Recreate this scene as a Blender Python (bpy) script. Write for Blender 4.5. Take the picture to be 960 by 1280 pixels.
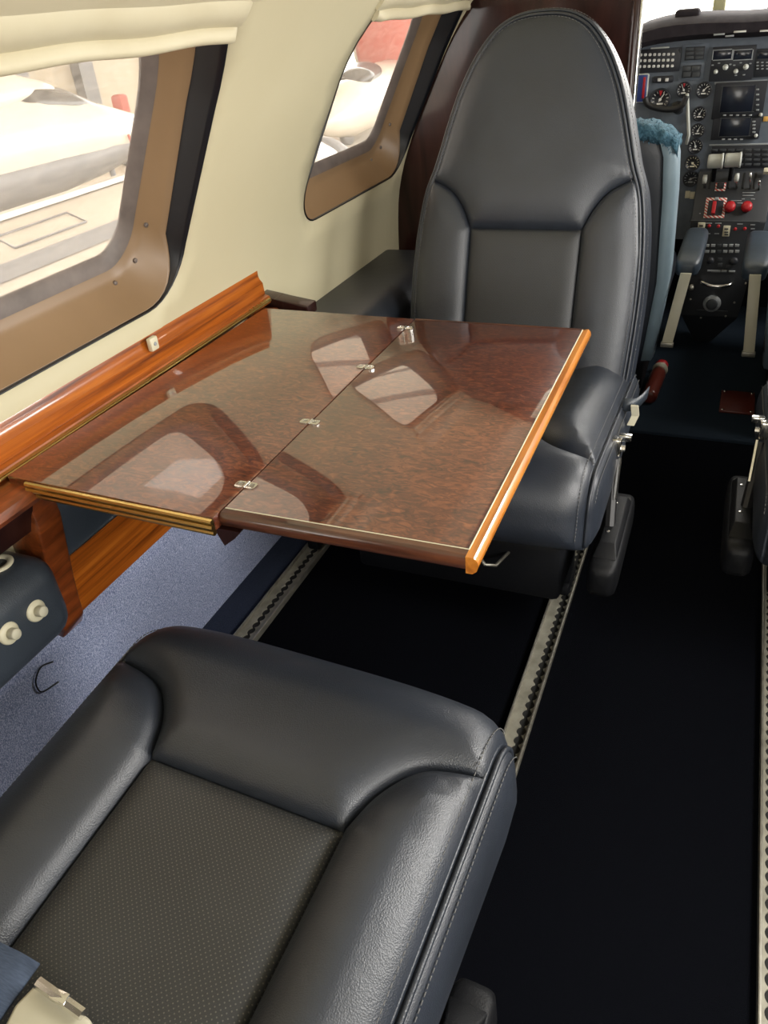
import bpy, bmesh, math, random
import numpy as np
from mathutils import Vector, Matrix, geometry
random.seed(7)
PI = math.pi
C = bpy.context.scene.collection
sc = bpy.context.scene
for o in list(bpy.data.objects):
    bpy.data.objects.remove(o)

# ------------------------------------------------------------------ camera
FPX, CX, CY = 965.0, 480.0, 640.0          # focal length and centre in pixels of the 960x1280 frame
F_ = np.array([962 - CX, -40 - CY, FPX]); F_ /= np.linalg.norm(F_)
L_ = np.array([-2050 - CX, 249 - CY, FPX]); L_ -= F_ * (L_ @ F_); L_ /= np.linalg.norm(L_)
R_ = -L_
U_ = np.cross(F_, R_)
if U_[1] > 0: U_ = -U_
MW = np.array([R_, F_, U_])
EYE = np.array([0, 0, 0.95])
cam = bpy.data.objects.new('camera', bpy.data.cameras.new('camera')); C.objects.link(cam)
rx, ry, rz = MW[:, 0], -MW[:, 1], -MW[:, 2]
cam.matrix_world = Matrix(((rx[0], ry[0], rz[0], EYE[0]), (rx[1], ry[1], rz[1], EYE[1]), (rx[2], ry[2], rz[2], EYE[2]), (0, 0, 0, 1)))
cam.data.sensor_fit = 'VERTICAL'; cam.data.sensor_height = 24; cam.data.lens = 24 * FPX / 1280
cam.data.clip_start = 0.01
sc.camera = cam

# ------------------------------------------------------------------ world, lights, exposure
w = bpy.data.worlds.new('sky'); sc.world = w; w.use_nodes = True
bg = w.node_tree.nodes['Background']; bg.inputs[0].default_value = (1.0, 0.97, 0.92, 1); bg.inputs[1].default_value = 6.0
sc.view_settings.view_transform = 'Standard'; sc.view_settings.look = 'None'
sc.view_settings.exposure = 0.0; sc.view_settings.gamma = 1.0; sc.view_settings.use_curve_mapping = False

def area(name, loc, target, sx, sy, power, col=(1, .97, .92)):
    l = bpy.data.lights.new(name, 'AREA'); l.shape = 'RECTANGLE'; l.size = sx; l.size_y = sy; l.energy = power; l.color = col
    o = bpy.data.objects.new(name, l); C.objects.link(o); o.location = loc
    o.rotation_euler = (Vector(target) - Vector(loc)).to_track_quat('-Z', 'Y').to_euler()
    return o
# daylight entering through the starboard windows and the windscreen
area('daylight_starboard_rear', (.60, -.30, .80), (-.6, -.1, .45), .45, .28, 8)
area('daylight_starboard_middle', (.60, .65, .80), (-.6, .65, .40), .45, .28, 7.5)
area('daylight_starboard_front', (.60, 1.57, .80), (-.3, 1.45, .5), .40, .28, 8)
area('daylight_windscreen', (0, 2.86, 1.08), (0, 1.2, .55), 1.0, .22, 15)
area('daylight_cockpit_starboard', (.60, 2.25, .85), (-.3, 2.0, .4), .35, .28, 5)
area('daylight_rear_fill', (-.1, -1.0, .8), (-.1, 1.0, .5), .6, .6, 7)  # added fill inside the rear of the cabin; no door is modelled

# ------------------------------------------------------------------ node helpers
def mat(name, col, rough=.5, metal=0, coat=0, spec=.5, sheen=0, coat_rough=.03, coat_ior=1.5):
    m = bpy.data.materials.new(name); m.use_nodes = True
    b = m.node_tree.nodes['Principled BSDF']
    b.inputs['Base Color'].default_value = (*col, 1); b.inputs['Roughness'].default_value = rough
    b.inputs['Metallic'].default_value = metal; b.inputs['Coat Weight'].default_value = coat
    b.inputs['Coat Roughness'].default_value = coat_rough
    b.inputs['Coat IOR'].default_value = coat_ior; b.inputs['Specular IOR Level'].default_value = spec; b.inputs['Sheen Weight'].default_value = sheen
    m.diffuse_color = (*col, 1)
    return m
def nd(m, t, **kw):
    n = m.node_tree.nodes.new(t)
    for k, v in kw.items():
        if k in n.inputs: n.inputs[k].default_value = v
        else: setattr(n, k, v)
    return n
def lk(m, a, ao, b, bi): m.node_tree.links.new(a.outputs[ao], b.inputs[bi])
def bsdf(m): return m.node_tree.nodes['Principled BSDF']
def coords(m, scale=(1, 1, 1), uv=False):
    tc = nd(m, 'ShaderNodeTexCoord'); mp = nd(m, 'ShaderNodeMapping'); mp.inputs['Scale'].default_value = scale
    lk(m, tc, 'UV' if uv else 'Object', mp, 'Vector'); return mp
def ramp(m, src, out, stops):
    r = nd(m, 'ShaderNodeValToRGB'); e = r.color_ramp.elements
    while len(e) < len(stops): e.new(.5)
    for i, (p, c) in enumerate(stops):
        e[i].position = p; e[i].color = (*c, 1)
    lk(m, src, out, r, 'Fac'); return r
def bump(m, src, out, strength, dist=.001):
    b = nd(m, 'ShaderNodeBump'); b.inputs['Strength'].default_value = strength; b.inputs['Distance'].default_value = dist
    lk(m, src, out, b, 'Height'); lk(m, b, 'Normal', bsdf(m), 'Normal'); return b
def noise_mat(name, c1, c2, scale, rough=.5, bs=.2, bd=.001, detail=4, stretch=(1, 1, 1), lo=.3, hi=.7, **kw):
    m = mat(name, c1, rough, **kw); mp = coords(m, stretch)
    n = nd(m, 'ShaderNodeTexNoise'); n.inputs['Scale'].default_value = scale; n.inputs['Detail'].default_value = detail
    lk(m, mp, 'Vector', n, 'Vector'); r = ramp(m, n, 'Fac', [(lo, c1), (hi, c2)]); lk(m, r, 'Color', bsdf(m), 'Base Color')
    if bs: bump(m, n, 'Fac', bs, bd)
    return m

def leather_mat(name, c, rough=.4, perforated=False, dot=(.10, .098, .085)):
    m = mat(name, c, rough, spec=.8)
    mp = coords(m)
    v = nd(m, 'ShaderNodeTexVoronoi'); v.inputs['Scale'].default_value = 750
    n = nd(m, 'ShaderNodeTexNoise'); n.inputs['Scale'].default_value = 38; n.inputs['Detail'].default_value = 5
    lk(m, mp, 'Vector', v, 'Vector'); lk(m, mp, 'Vector', n, 'Vector')
    mx = nd(m, 'ShaderNodeMath', operation='MULTIPLY_ADD'); mx.inputs[1].default_value = 3.0
    lk(m, n, 'Fac', mx, 0); lk(m, v, 'Distance', mx, 2)
    n2 = nd(m, 'ShaderNodeTexNoise'); n2.inputs['Scale'].default_value = 9; lk(m, mp, 'Vector', n2, 'Vector')
    r = ramp(m, n2, 'Fac', [(.3, tuple(x * .85 for x in c)), (.7, tuple(x * 1.2 for x in c))])
    height = mx
    if perforated:
        mu = coords(m, (1, 1, 1), uv=True)
        a = nd(m, 'ShaderNodeSeparateXYZ'); lk(m, mu, 'Vector', a, 'Vector')
        P = .0052                                    # pitch of the staggered rows of holes
        def axis(o, sh=0.0):
            q = nd(m, 'ShaderNodeMath', operation='MULTIPLY_ADD'); q.inputs[1].default_value = 1 / P; q.inputs[2].default_value = sh
            lk(m, a, o, q, 0); f = nd(m, 'ShaderNodeMath', operation='FRACT'); lk(m, q, 0, f, 0)
            s = nd(m, 'ShaderNodeMath', operation='SUBTRACT'); s.inputs[1].default_value = .5; lk(m, f, 0, s, 0)
            p = nd(m, 'ShaderNodeMath', operation='MULTIPLY'); lk(m, s, 0, p, 0); lk(m, s, 0, p, 1); return p
        def dots(sh):
            x, y = axis('X', sh), axis('Y', sh)
            d = nd(m, 'ShaderNodeMath', operation='ADD'); lk(m, x, 0, d, 0); lk(m, y, 0, d, 1)
            l = nd(m, 'ShaderNodeMath', operation='LESS_THAN'); l.inputs[1].default_value = .014; lk(m, d, 0, l, 0); return l
        d1, d2 = dots(0), dots(.5)
        d = nd(m, 'ShaderNodeMath', operation='MAXIMUM'); lk(m, d1, 0, d, 0); lk(m, d2, 0, d, 1)
        mc = nd(m, 'ShaderNodeMix', data_type='RGBA'); mc.inputs['B'].default_value = (*dot, 1)
        lk(m, d, 0, mc, 'Factor'); lk(m, r, 'Color', mc, 'A'); lk(m, mc, 'Result', bsdf(m), 'Base Color')
        sb = nd(m, 'ShaderNodeMath', operation='MULTIPLY_ADD'); sb.inputs[1].default_value = -2.0
        lk(m, d, 0, sb, 0); lk(m, mx, 0, sb, 2); height = sb
    else:
        lk(m, r, 'Color', bsdf(m), 'Base Color')
    bump(m, height, 0, .34, .0006)
    return m

M = {}
M['leather'] = leather_mat('black_leather', (.0185, .0235, .034), .42)
M['perforated'] = leather_mat('perforated_leather', (.018, .020, .023), .5, True)
M['perforated_dark'] = leather_mat('fine_perforated_leather', (.016, .019, .024), .48, True, (.007, .007, .008))
M['leather_shaded'] = leather_mat('shaded_black_leather', (.006, .0065, .008), .5)  # darker copy of the black leather; the dim aisle is put into its colour
bsdf(M['leather_shaded']).inputs['Specular IOR Level'].default_value = .3
M['leather_blue'] = leather_mat('slate_leather', (.035, .045, .060), .42)
M['leather_sunlit'] = leather_mat('sunlit_blue_leather', (.27, .37, .44), .45)  # blue grey leather made paler, sunlight put into the colour
M['thread'] = mat('grey_thread', (.13, .13, .13), .7)
M['cream'] = noise_mat('cream_wall_lining', (.585, .53, .355), (.61, .555, .38), 5, .55, .05, .001)
M['cream_shade'] = noise_mat('cream_shade', (.58, .52, .36), (.62, .565, .405), 14, .5, .15, .002)
M['ceiling'] = mat('ceiling_lining', (.45, .425, .37), .6)
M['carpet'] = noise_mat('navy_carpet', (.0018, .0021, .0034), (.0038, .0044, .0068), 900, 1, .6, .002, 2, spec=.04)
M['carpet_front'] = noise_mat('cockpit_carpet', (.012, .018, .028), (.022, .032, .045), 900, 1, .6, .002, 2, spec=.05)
m = M['fabric'] = mat('heathered_blue_fabric', (.2, .23, .38), .9, sheen=.2)
mp = coords(m, (260, 700, 420)); n = nd(m, 'ShaderNodeTexNoise'); n.inputs['Scale'].default_value = 1.0; n.inputs['Detail'].default_value = 3
lk(m, mp, 'Vector', n, 'Vector'); r = ramp(m, n, 'Fac', [(.34, (.16, .205, .39)), (.5, (.34, .40, .63)), (.66, (.68, .73, .90))]); lk(m, r, 'Color', bsdf(m), 'Base Color'); bump(m, n, 'Fac', .5, .002)
M['navy_kick'] = noise_mat('navy_kick_carpet', (.018, .025, .046), (.038, .048, .08), 700, .95, .5, .002, 2, spec=.2)

def wood(name, c1, c2, c3, scale, axis='Y', dist=6, rough=.3, coat=1, stretch=(6, 1, 6)):
    m = mat(name, c2, rough, coat=coat, coat_rough=.035); mp = coords(m, stretch)
    n = nd(m, 'ShaderNodeTexNoise'); n.inputs['Scale'].default_value = scale; n.inputs['Detail'].default_value = 6; n.inputs['Roughness'].default_value = .62; n.inputs['Distortion'].default_value = dist
    lk(m, mp, 'Vector', n, 'Vector'); r = ramp(m, n, 'Fac', [(.30, c1), (.50, c2), (.72, c3)]); lk(m, r, 'Color', bsdf(m), 'Base Color'); return m
M['oak'] = wood('orange_striped_oak', (.085, .016, .003), (.36, .088, .008), (.54, .16, .018), 11, dist=.35, stretch=(8, .28, 10))
bsdf(M['oak']).inputs['Coat Weight'].default_value = .6
M['oak_edge'] = wood('honey_lacquered_edge', (.30, .085, .012), (.55, .19, .024), (.72, .30, .05), 12, dist=.5, stretch=(6, .5, 6))
M['rosewood'] = wood('red_brown_wood', (.06, .014, .005), (.20, .045, .010), (.34, .085, .018), 10, dist=.8, stretch=(6, 1, 6))
M['rosewood_edge'] = wood('dark_table_edge', (.030, .009, .005), (.085, .024, .010), (.16, .05, .018), 14, dist=.6, stretch=(.6, 6, 8))
m = M['burl'] = mat('burl_veneer', (.12, .03, .012), .3, coat=1, coat_rough=.012, coat_ior=1.95)
mp = coords(m, (60, 130, 60)); n = nd(m, 'ShaderNodeTexNoise'); n.inputs['Scale'].default_value = 1.0; n.inputs['Detail'].default_value = 5; n.inputs['Distortion'].default_value = 1.6; n.inputs['Roughness'].default_value = .6
lk(m, mp, 'Vector', n, 'Vector')
mp2 = coords(m, (7, 7, 7)); n2 = nd(m, 'ShaderNodeTexNoise'); n2.inputs['Scale'].default_value = 1.0; n2.inputs['Detail'].default_value = 3; lk(m, mp2, 'Vector', n2, 'Vector')
ad = nd(m, 'ShaderNodeMath', operation='MULTIPLY_ADD'); ad.inputs[1].default_value = .35; lk(m, n2, 'Fac', ad, 0); lk(m, n, 'Fac', ad, 2)
r = ramp(m, ad, 0, [(.46, (.032, .006, .0035)), (.66, (.105, .023, .010)), (.88, (.235, .070, .027))]); lk(m, r, 'Color', bsdf(m), 'Base Color')
M['mahogany'] = wood('burgundy_mahogany', (.014, .005, .004), (.030, .010, .0085), (.048, .017, .013), 5, dist=1.0, stretch=(4, 4, .7), rough=.35)
bsdf(M['mahogany']).inputs['Coat Roughness'].default_value = .10; bsdf(M['mahogany']).inputs['Coat Weight'].default_value = .5; bsdf(M['mahogany']).inputs['Specular IOR Level'].default_value = .15
M['brass'] = mat('brass', (.50, .36, .13), .28, metal=1)
M['chrome'] = mat('polished_metal', (.72, .71, .68), .2, metal=1)
M['steel'] = noise_mat('worn_steel', (.30, .285, .24), (.45, .43, .37), 60, .42, .1, .0005, metal=.7)
M['track'] = noise_mat('seat_track_metal', (.26, .25, .20), (.42, .40, .33), 45, .5, .1, .0005, metal=.35)
M['hole'] = mat('dark_void', (.008, .008, .008), .8)
M['black_plastic'] = noise_mat('black_plastic', (.012, .012, .013), (.018, .018, .019), 500, .45, .1, .0004)
M['black_frame'] = mat('black_painted_frame', (.004, .0045, .006), .6, spec=.2)
M['black_rubber'] = mat('black_window_seal', (.004, .005, .008), .35)
M['tan'] = noise_mat('tan_window_reveal', (.205, .128, .066), (.235, .15, .08), 6, .38, .04, .001)
M['gasket'] = noise_mat('grey_brown_gasket', (.105, .085, .075), (.16, .13, .115), 30, .5, .1, .0005)
M['beige'] = mat('beige_plastic', (.66, .62, .46), .35)
M['cream_metal'] = mat('cream_painted_metal', (.55, .52, .40), .4)
M['panel'] = noise_mat('grey_instrument_panel', (.105, .128, .16), (.13, .155, .19), 60, .5, .05, .0005)
M['panel_dark'] = mat('dark_avionics_face', (.018, .020, .026), .45)
M['pedestal'] = mat('pedestal_face', (.026, .029, .034), .5)
M['glareshield'] = noise_mat('glareshield_cover', (.026, .022, .027), (.036, .032, .037), 60, .9, .1, .001, spec=.1)
M['screen'] = mat('dark_screen', (.012, .015, .025), .15)
M['white'] = mat('white_marking', (.75, .75, .72), .5)
M['grey_key'] = mat('grey_keycap', (.32, .34, .35), .5)
M['dark_key'] = mat('dark_keycap', (.05, .056, .062), .5)
M['red'] = mat('red_plastic', (.42, .012, .018), .4)
M['redbrown'] = mat('red_brown_plastic', (.11, .020, .012), .3)
M['blue_display'] = mat('blue_display', (.035, .06, .22), .3)
M['amber'] = mat('amber_label', (.75, .42, .10), .5)
M['grip'] = mat('white_lever_grip', (.60, .62, .58), .4)
M['webbing'] = noise_mat('slate_blue_webbing', (.035, .052, .09), (.055, .078, .125), 1, .8, .35, .001, 1, stretch=(150, 900, 150))
M['sheepskin'] = noise_mat('teal_sheepskin', (.02, .07, .11), (.10, .23, .32), 160, .95, .8, .004)
M['post'] = mat('windscreen_post_paint', (.42, .42, .26), .5)
m = M['stripe_guard'] = mat('red_white_guard_stripe', (.7, .1, .1), .5)
mp = coords(m, (1, 1, 1)); wv = nd(m, 'ShaderNodeTexWave'); wv.inputs['Scale'].default_value = 55; wv.bands_direction = 'DIAGONAL'; lk(m, mp, 'Vector', wv, 'Vector')
r = ramp(m, wv, 'Fac', [(.48, (.75, .72, .66)), (.52, (.55, .04, .03))]); lk(m, r, 'Color', bsdf(m), 'Base Color')
def glass_mat(name, haze):
    m = bpy.data.materials.new(name); m.use_nodes = True; nt = m.node_tree; nt.nodes.clear()
    out = nd(m, 'ShaderNodeOutputMaterial'); tr = nd(m, 'ShaderNodeBsdfTransparent'); di = nd(m, 'ShaderNodeBsdfTranslucent'); di.inputs[0].default_value = (.95, .93, .9, 1)
    gl = nd(m, 'ShaderNodeBsdfGlossy'); gl.inputs['Roughness'].default_value = .02
    mp = coords(m, (3, 9, 40)); n = nd(m, 'ShaderNodeTexNoise'); n.inputs['Scale'].default_value = 2.5; n.inputs['Detail'].default_value = 8; n.inputs['Distortion'].default_value = 2
    lk(m, mp, 'Vector', n, 'Vector'); r = ramp(m, n, 'Fac', [(.35, (haze * .6,) * 3), (.75, (haze * 1.6,) * 3)])
    a = nd(m, 'ShaderNodeMixShader'); b = nd(m, 'ShaderNodeMixShader'); fr = None
    lk(m, r, 'Color', a, 0); lk(m, tr, 0, a, 1); lk(m, di, 0, a, 2)
    b.inputs[0].default_value = .045; lk(m, a, 0, b, 1); lk(m, gl, 0, b, 2); lk(m, b, 0, out, 0); return m
M['pane'] = glass_mat('scratched_acrylic', .16)
M['clear'] = glass_mat('clear_windscreen', .04)
M['tarmac'] = noise_mat('pale_concrete', (.42, .37, .30), (.60, .55, .47), .9, .9, 0)
M['air_white'] = noise_mat('aircraft_white_paint', (.55, .50, .42), (.60, .55, .47), 3, .3, 0, coat=.5)
M['air_beige'] = noise_mat('nacelle_pale_paint', (.36, .31, .25), (.42, .365, .30), 4, .35, 0, coat=.4)
M['air_grey'] = mat('aircraft_grey_paint', (.17, .165, .165), .45)
M['air_dark'] = mat('aircraft_dark_glazing', (.07, .065, .06), .2)
M['air_red'] = mat('red_engine_cover', (.45, .10, .07), .6)
m = M['roof_sheet'] = mat('added_roof_sheet', (.5, .45, .38), .8)
m.node_tree.nodes.clear(); _o = nd(m, 'ShaderNodeOutputMaterial'); _t = nd(m, 'ShaderNodeBsdfTranslucent'); _t.inputs[0].default_value = (.17, .145, .115, 1); _d = nd(m, 'ShaderNodeBsdfDiffuse'); _d.inputs[0].default_value = (.25, .22, .18, 1); _a = nd(m, 'ShaderNodeAddShader'); lk(m, _t, 0, _a, 0); lk(m, _d, 0, _a, 1); lk(m, _a, 0, _o, 0)
M['hangar'] = noise_mat('hangar_cladding', (.40, .35, .27), (.50, .43, .33), 2, .8, 0, stretch=(1, 6, .3))

# ------------------------------------------------------------------ object helpers
def link(name, bm, m, parent=None, smooth=True, recalc=True):
    me = bpy.data.meshes.new(name)
    if recalc: bmesh.ops.recalc_face_normals(bm, faces=bm.faces[:])
    bm.to_mesh(me); bm.free(); me.materials.append(m)
    if smooth: me.polygons.foreach_set('use_smooth', [True] * len(me.polygons))
    o = bpy.data.objects.new(name, me); C.objects.link(o)
    if parent: o.parent = parent
    return o
def sharp(o, ang=35):
    me = o.data; bm = bmesh.new(); bm.from_mesh(me)
    for e in bm.edges:
        if len(e.link_faces) == 2 and e.calc_face_angle(0) > math.radians(ang): e.smooth = False
    bm.to_mesh(me); bm.free(); return o
def S(name, bm, m, parent=None): return sharp(link(name, bm, m, parent))
def tag(o, label, cat=None, group=None, kind=None):
    o['label'] = label
    if cat: o['category'] = cat
    if group: o['group'] = group
    if kind: o['kind'] = kind
    return o
def thing(name, loc, label, cat, rotz=0, group=None):
    o = bpy.data.objects.new(name, None); C.objects.link(o); o.location = loc; o.rotation_euler = (0, 0, rotz); o.empty_display_size = .05
    return tag(o, label, cat, group)
def struct(o, label=None, cat=None):
    o['kind'] = 'structure'
    if label: o['label'] = label
    if cat: o['category'] = cat
    return o
def box(bm, c, s, bev=0, rot=None, seg=2):
    g = bmesh.new(); bmesh.ops.create_cube(g, size=1)
    bmesh.ops.scale(g, vec=s, verts=g.verts)
    if bev: bmesh.ops.bevel(g, geom=g.edges[:], offset=min(bev, min(s) * .48), segments=seg, profile=.5, affect='EDGES')
    mtx = Matrix.Translation(c) @ (rot.to_4x4() if rot else Matrix.Identity(4))
    g.transform(mtx); me = bpy.data.meshes.new('t'); g.to_mesh(me); g.free(); bm.from_mesh(me); bpy.data.meshes.remove(me); return bm
def B(c, s, bev=0, rot=None, seg=2): return box(bmesh.new(), c, s, bev, rot, seg)
def loft(bm, rings, closed=True, caps=True, uvf=None):
    vs = [[bm.verts.new(p) for p in r] for r in rings]; n = len(vs[0])
    for a, b in zip(vs, vs[1:]):
        for i in range(n if closed else n - 1):
            j = (i + 1) % n; bm.faces.new((a[i], a[j], b[j], b[i]))
    if caps and closed:
        bm.faces.new(vs[0][::-1]); bm.faces.new(vs[-1])
    return bm
def tube(bm, pts, r, n=8, caps=True):
    pts = [Vector(p) for p in pts]; rings = []; up = None
    for i, p in enumerate(pts):
        t = (pts[min(i + 1, len(pts) - 1)] - pts[max(i - 1, 0)]).normalized()
        if up is None:
            up = t.orthogonal().normalized()
        up = (up - t * up.dot(t)).normalized(); s = t.cross(up)
        rr = r[i] if isinstance(r, (list, tuple)) else r
        rings.append([p + (up * math.cos(a) + s * math.sin(a)) * rr for a in [2 * PI * k / n for k in range(n)]])
    return loft(bm, rings, True, caps)
def prism(bm, poly, vec):
    a = [bm.verts.new(p) for p in poly]; b = [bm.verts.new(Vector(p) + Vector(vec)) for p in poly]; n = len(a)
    bm.faces.new(a[::-1]); bm.faces.new(b)
    for i in range(n): bm.faces.new((a[i], a[(i + 1) % n], b[(i + 1) % n], b[i]))
    return bm
def bevel_all(bm, off, seg=2):
    bmesh.ops.bevel(bm, geom=bm.edges[:], offset=off, segments=seg, profile=.5, affect='EDGES'); return bm
def lathe(bm, c, axis, prof, n=24):
    """prof = [(radius, height along axis)]"""
    a = Vector(axis).normalized(); u = a.orthogonal().normalized(); v = a.cross(u); c = Vector(c)
    return loft(bm, [[c + a * h + (u * math.cos(t) + v * math.sin(t)) * max(r, 1e-5) for t in [2 * PI * k / n for k in range(n)]] for r, h in prof])
def catmull(pts, per=6, closed=False):
    P = [np.array(p, float) for p in pts]; n = len(P); out = []
    rng = range(n) if closed else range(n - 1)
    for i in rng:
        if closed: p0, p1, p2, p3 = P[i - 1], P[i], P[(i + 1) % n], P[(i + 2) % n]
        else: p0, p1, p2, p3 = P[max(i - 1, 0)], P[i], P[i + 1], P[min(i + 2, n - 1)]
        for k in range(per):
            t = k / per; out.append(.5 * ((2 * p1) + (-p0 + p2) * t + (2 * p0 - 5 * p1 + 4 * p2 - p3) * t * t + (-p0 + 3 * p1 - 3 * p2 + p3) * t ** 3))
    if not closed: out.append(P[-1])
    return out
def resample(poly, sp, closed=True):
    P = [np.array(p, float) for p in poly]; out = []
    segs = list(zip(P, P[1:] + P[:1])) if closed else list(zip(P, P[1:]))
    for a, b in segs:
        n = max(1, int(round(np.linalg.norm(b - a) / sp)))
        out += [a + (b - a) * k / n for k in range(n)]
    if not closed: out.append(P[-1])
    return out
def inside(P, poly):
    x, y = P[:, 0], P[:, 1]; r = np.zeros(len(P), bool); n = len(poly)
    for i in range(n):
        (x1, y1), (x2, y2) = poly[i], poly[(i + 1) % n]
        if y1 == y2: continue
        c = ((y1 > y) != (y2 > y)) & (x < (x2 - x1) * (y - y1) / (y2 - y1) + x1); r ^= c
    return r
def bdist(P, poly):
    A = np.array(poly); Bv = np.roll(A, -1, axis=0); d = Bv - A; L2 = (d ** 2).sum(1) + 1e-18
    t = (((P[:, None, :] - A) * d).sum(2) / L2).clip(0, 1); q = A + t[..., None] * d
    return np.sqrt(((P[:, None, :] - q) ** 2).sum(2)).min(1)
def fill(poly, sp, rings=(), holes=()):
    """triangulate a 2D outline with interior points; returns verts, faces"""
    poly = resample(poly, sp); A = np.array(poly)
    if ((A[:, 0] * np.roll(A[:, 1], -1) - np.roll(A[:, 0], -1) * A[:, 1]).sum()) < 0: A = A[::-1].copy()
    holes = [np.array(resample(h, sp)) for h in holes]
    pts = list(A); edges = [(i, (i + 1) % len(A)) for i in range(len(A))]
    for h in holes:
        k = len(pts); pts += list(h); edges += [(k + i, k + (i + 1) % len(h)) for i in range(len(h))]
    lo, hi = A.min(0), A.max(0); G = []
    for j, y in enumerate(np.arange(lo[1], hi[1], sp * .87)):
        for x in np.arange(lo[0] + (sp / 2 if j % 2 else 0), hi[0], sp): G.append((x, y))
    G = np.array(G); loops = [A] + holes
    def dmin(P): return np.min([bdist(P, l) for l in loops], axis=0)
    ok = inside(G, A)
    for h in holes: ok &= ~inside(G, h)
    G = G[ok]; thr = max(rings) * 1.25 if rings else sp * .6
    if len(G): G = G[dmin(G) > max(thr, sp * .6) if not rings else dmin(G) > thr]
    extra = []
    if rings:
        T = np.roll(A, -1, 0) - np.roll(A, 1, 0); T /= np.linalg.norm(T, axis=1)[:, None] + 1e-12; N = np.stack([-T[:, 1], T[:, 0]], 1)
        for d in rings:
            Q = A + N * d; Q = Q[inside(Q, A)]
            if len(Q): extra += list(Q[bdist(Q, A) > d * .85])
    allp = [Vector(p) for p in pts] + [Vector(p) for p in extra] + [Vector(p) for p in G]
    v, e, f, *_ = geometry.delaunay_2d_cdt(allp, edges, [], 1, 1e-6)
    V = np.array([tuple(p) for p in v])
    f = [t for t in f]
    if holes:
        cen = np.array([V[list(t)].mean(0) for t in f]); keep = np.ones(len(f), bool)
        for h in holes: keep &= ~inside(cen, h)
        f = [t for t, k in zip(f, keep) if k]
    return V, f, A
def pillow(name, poly, mapf, m, parent, h=.02, wd=.03, sp=.009, skirt=.012, dish=0):
    V, f, A = fill(poly, sp, (wd * .05, wd * .2, wd * .5))
    d = bdist(V, A); t = (d / wd).clip(0, 1); H = h * np.sqrt(1 - (1 - t) ** 2)
    if dish: H = H - dish * (d / d.max()) ** 1.5
    bm = bmesh.new(); uv = bm.loops.layers.uv.new('uv'); vs = [bm.verts.new(mapf(p[0], p[1], hh)) for p, hh in zip(V, H)]
    for t3 in f:
        try: fc = bm.faces.new([vs[i] for i in t3])
        except ValueError: continue
        for l, i in zip(fc.loops, t3): l[uv].uv = (V[i][0], V[i][1])
    if skirt:
        a = [bm.verts.new(mapf(p[0], p[1], 0)) for p in A]; b = [bm.verts.new(mapf(p[0], p[1], -skirt)) for p in A]
        for i in range(len(a)):
            j = (i + 1) % len(a); bm.faces.new((a[i], a[j], b[j], b[i]))
    return link(name, bm, m, parent)
def stitches(bm, pts, r=.0006, L=.0042, gap=.0024):
    P = resample(pts, .001, False); k = 0; step = int((L + gap) / .001); ln = int(L / .001)
    while k + ln < len(P):
        tube(bm, [P[k], P[k + ln]], r, 4); k += max(step, 1)
    return bm

# pixel -> point on a real plane of the place
def ray(x, y): return MW @ np.array([x - CX, y - CY, FPX])
def on(x, y, p0, n):
    d = ray(x, y); p0 = np.array(p0, float); n = np.array(n, float); return EYE + d * ((p0 - EYE) @ n / (d @ n))
def onY(x, y, Y): return on(x, y, (0, Y, 0), (0, 1, 0))
def onZ(x, y, z): return on(x, y, (0, 0, z), (0, 0, 1))

# ------------------------------------------------------------------ cabin shell
PROF = [(0, -.80), (.28, -.765), (.5, -.755), (.6, -.740), (.7, -.702), (.8, -.650), (.92, -.575), (1.05, -.45), (1.15, -.29), (1.2, -.12), (1.21, -.015)]
PZ = [p[0] for p in PROF]; PXx = [p[1] for p in PROF]
_sm = catmull([(z, x) for z, x in PROF], 6); SZ = [p[0] for p in _sm]; SX = [p[1] for p in _sm]
def wx(z): return float(np.interp(z, SZ, SX))
def wpt(y, z, off=0, side=-1):
    """point on the cabin wall, off metres outside it"""
    dz = .01; nx, nz = -1.0, (wx(z + dz) - wx(z - dz)) / (2 * dz); L = math.hypot(nx, nz); x = wx(z) + off * nx / L; zz = z + off * nz / L
    return (x, y, zz) if side < 0 else (-.03 - x, y, zz)
Y0, Y1, YB = -1.1, 2.75, 1.84
def rrect(y0, y1, z0, z1, rb, rt, n=8):
    pts = []
    for cx, cz, r, a0 in ((y1 - rb, z0 + rb, rb, -PI / 2), (y1 - rt, z1 - rt, rt, 0), (y0 + rt, z1 - rt, rt, PI / 2), (y0 + rb, z0 + rb, rb, PI)):
        pts += [(cx + r * math.cos(a0 + k * PI / 2 / n), cz + r * math.sin(a0 + k * PI / 2 / n)) for k in range(n + 1)]
    return pts
WIN = [(-.575, .005), (.365, .923), (1.300, 1.832)]
WZ0, WZ1, RB, RT = .617, .985, .075, .13
CKW = [(2.02, 2.45)]
def win_outline(y0, y1, g=0): return rrect(y0 + g, y1 - g, WZ0 + g, WZ1 - g, max(RB - g * .6, .03), max(RT - g * .6, .04))
def wall(side, name):
    holes = [win_outline(*w_) for w_ in WIN] + [win_outline(*w_) for w_ in CKW]
    V, f, A = fill([(Y0, .30), (Y1, .30), (Y1, 1.19), (Y0, 1.19)], .035, (), holes)
    bm = bmesh.new(); vs = [bm.verts.new(wpt(p[0], p[1], 0, side)) for p in V]
    for t in f: bm.faces.new([vs[i] for i in t])
    o = link(name, bm, M['cream'])
    sd = o.modifiers.new('thick', 'SOLIDIFY'); sd.thickness = .02
    # thickness outward
    me = o.data; c = me.polygons[0].normal; inward = (-c.x if side > 0 else c.x) > 0
    sd.offset = -1 if inward else 1
    return o
wl = struct(wall(-1, 'wall_left'), 'cream lined curved cabin wall behind the table', 'wall')
wr = struct(wall(1, 'wall_right'), 'cream lined curved cabin wall on the starboard side', 'wall')
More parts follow.
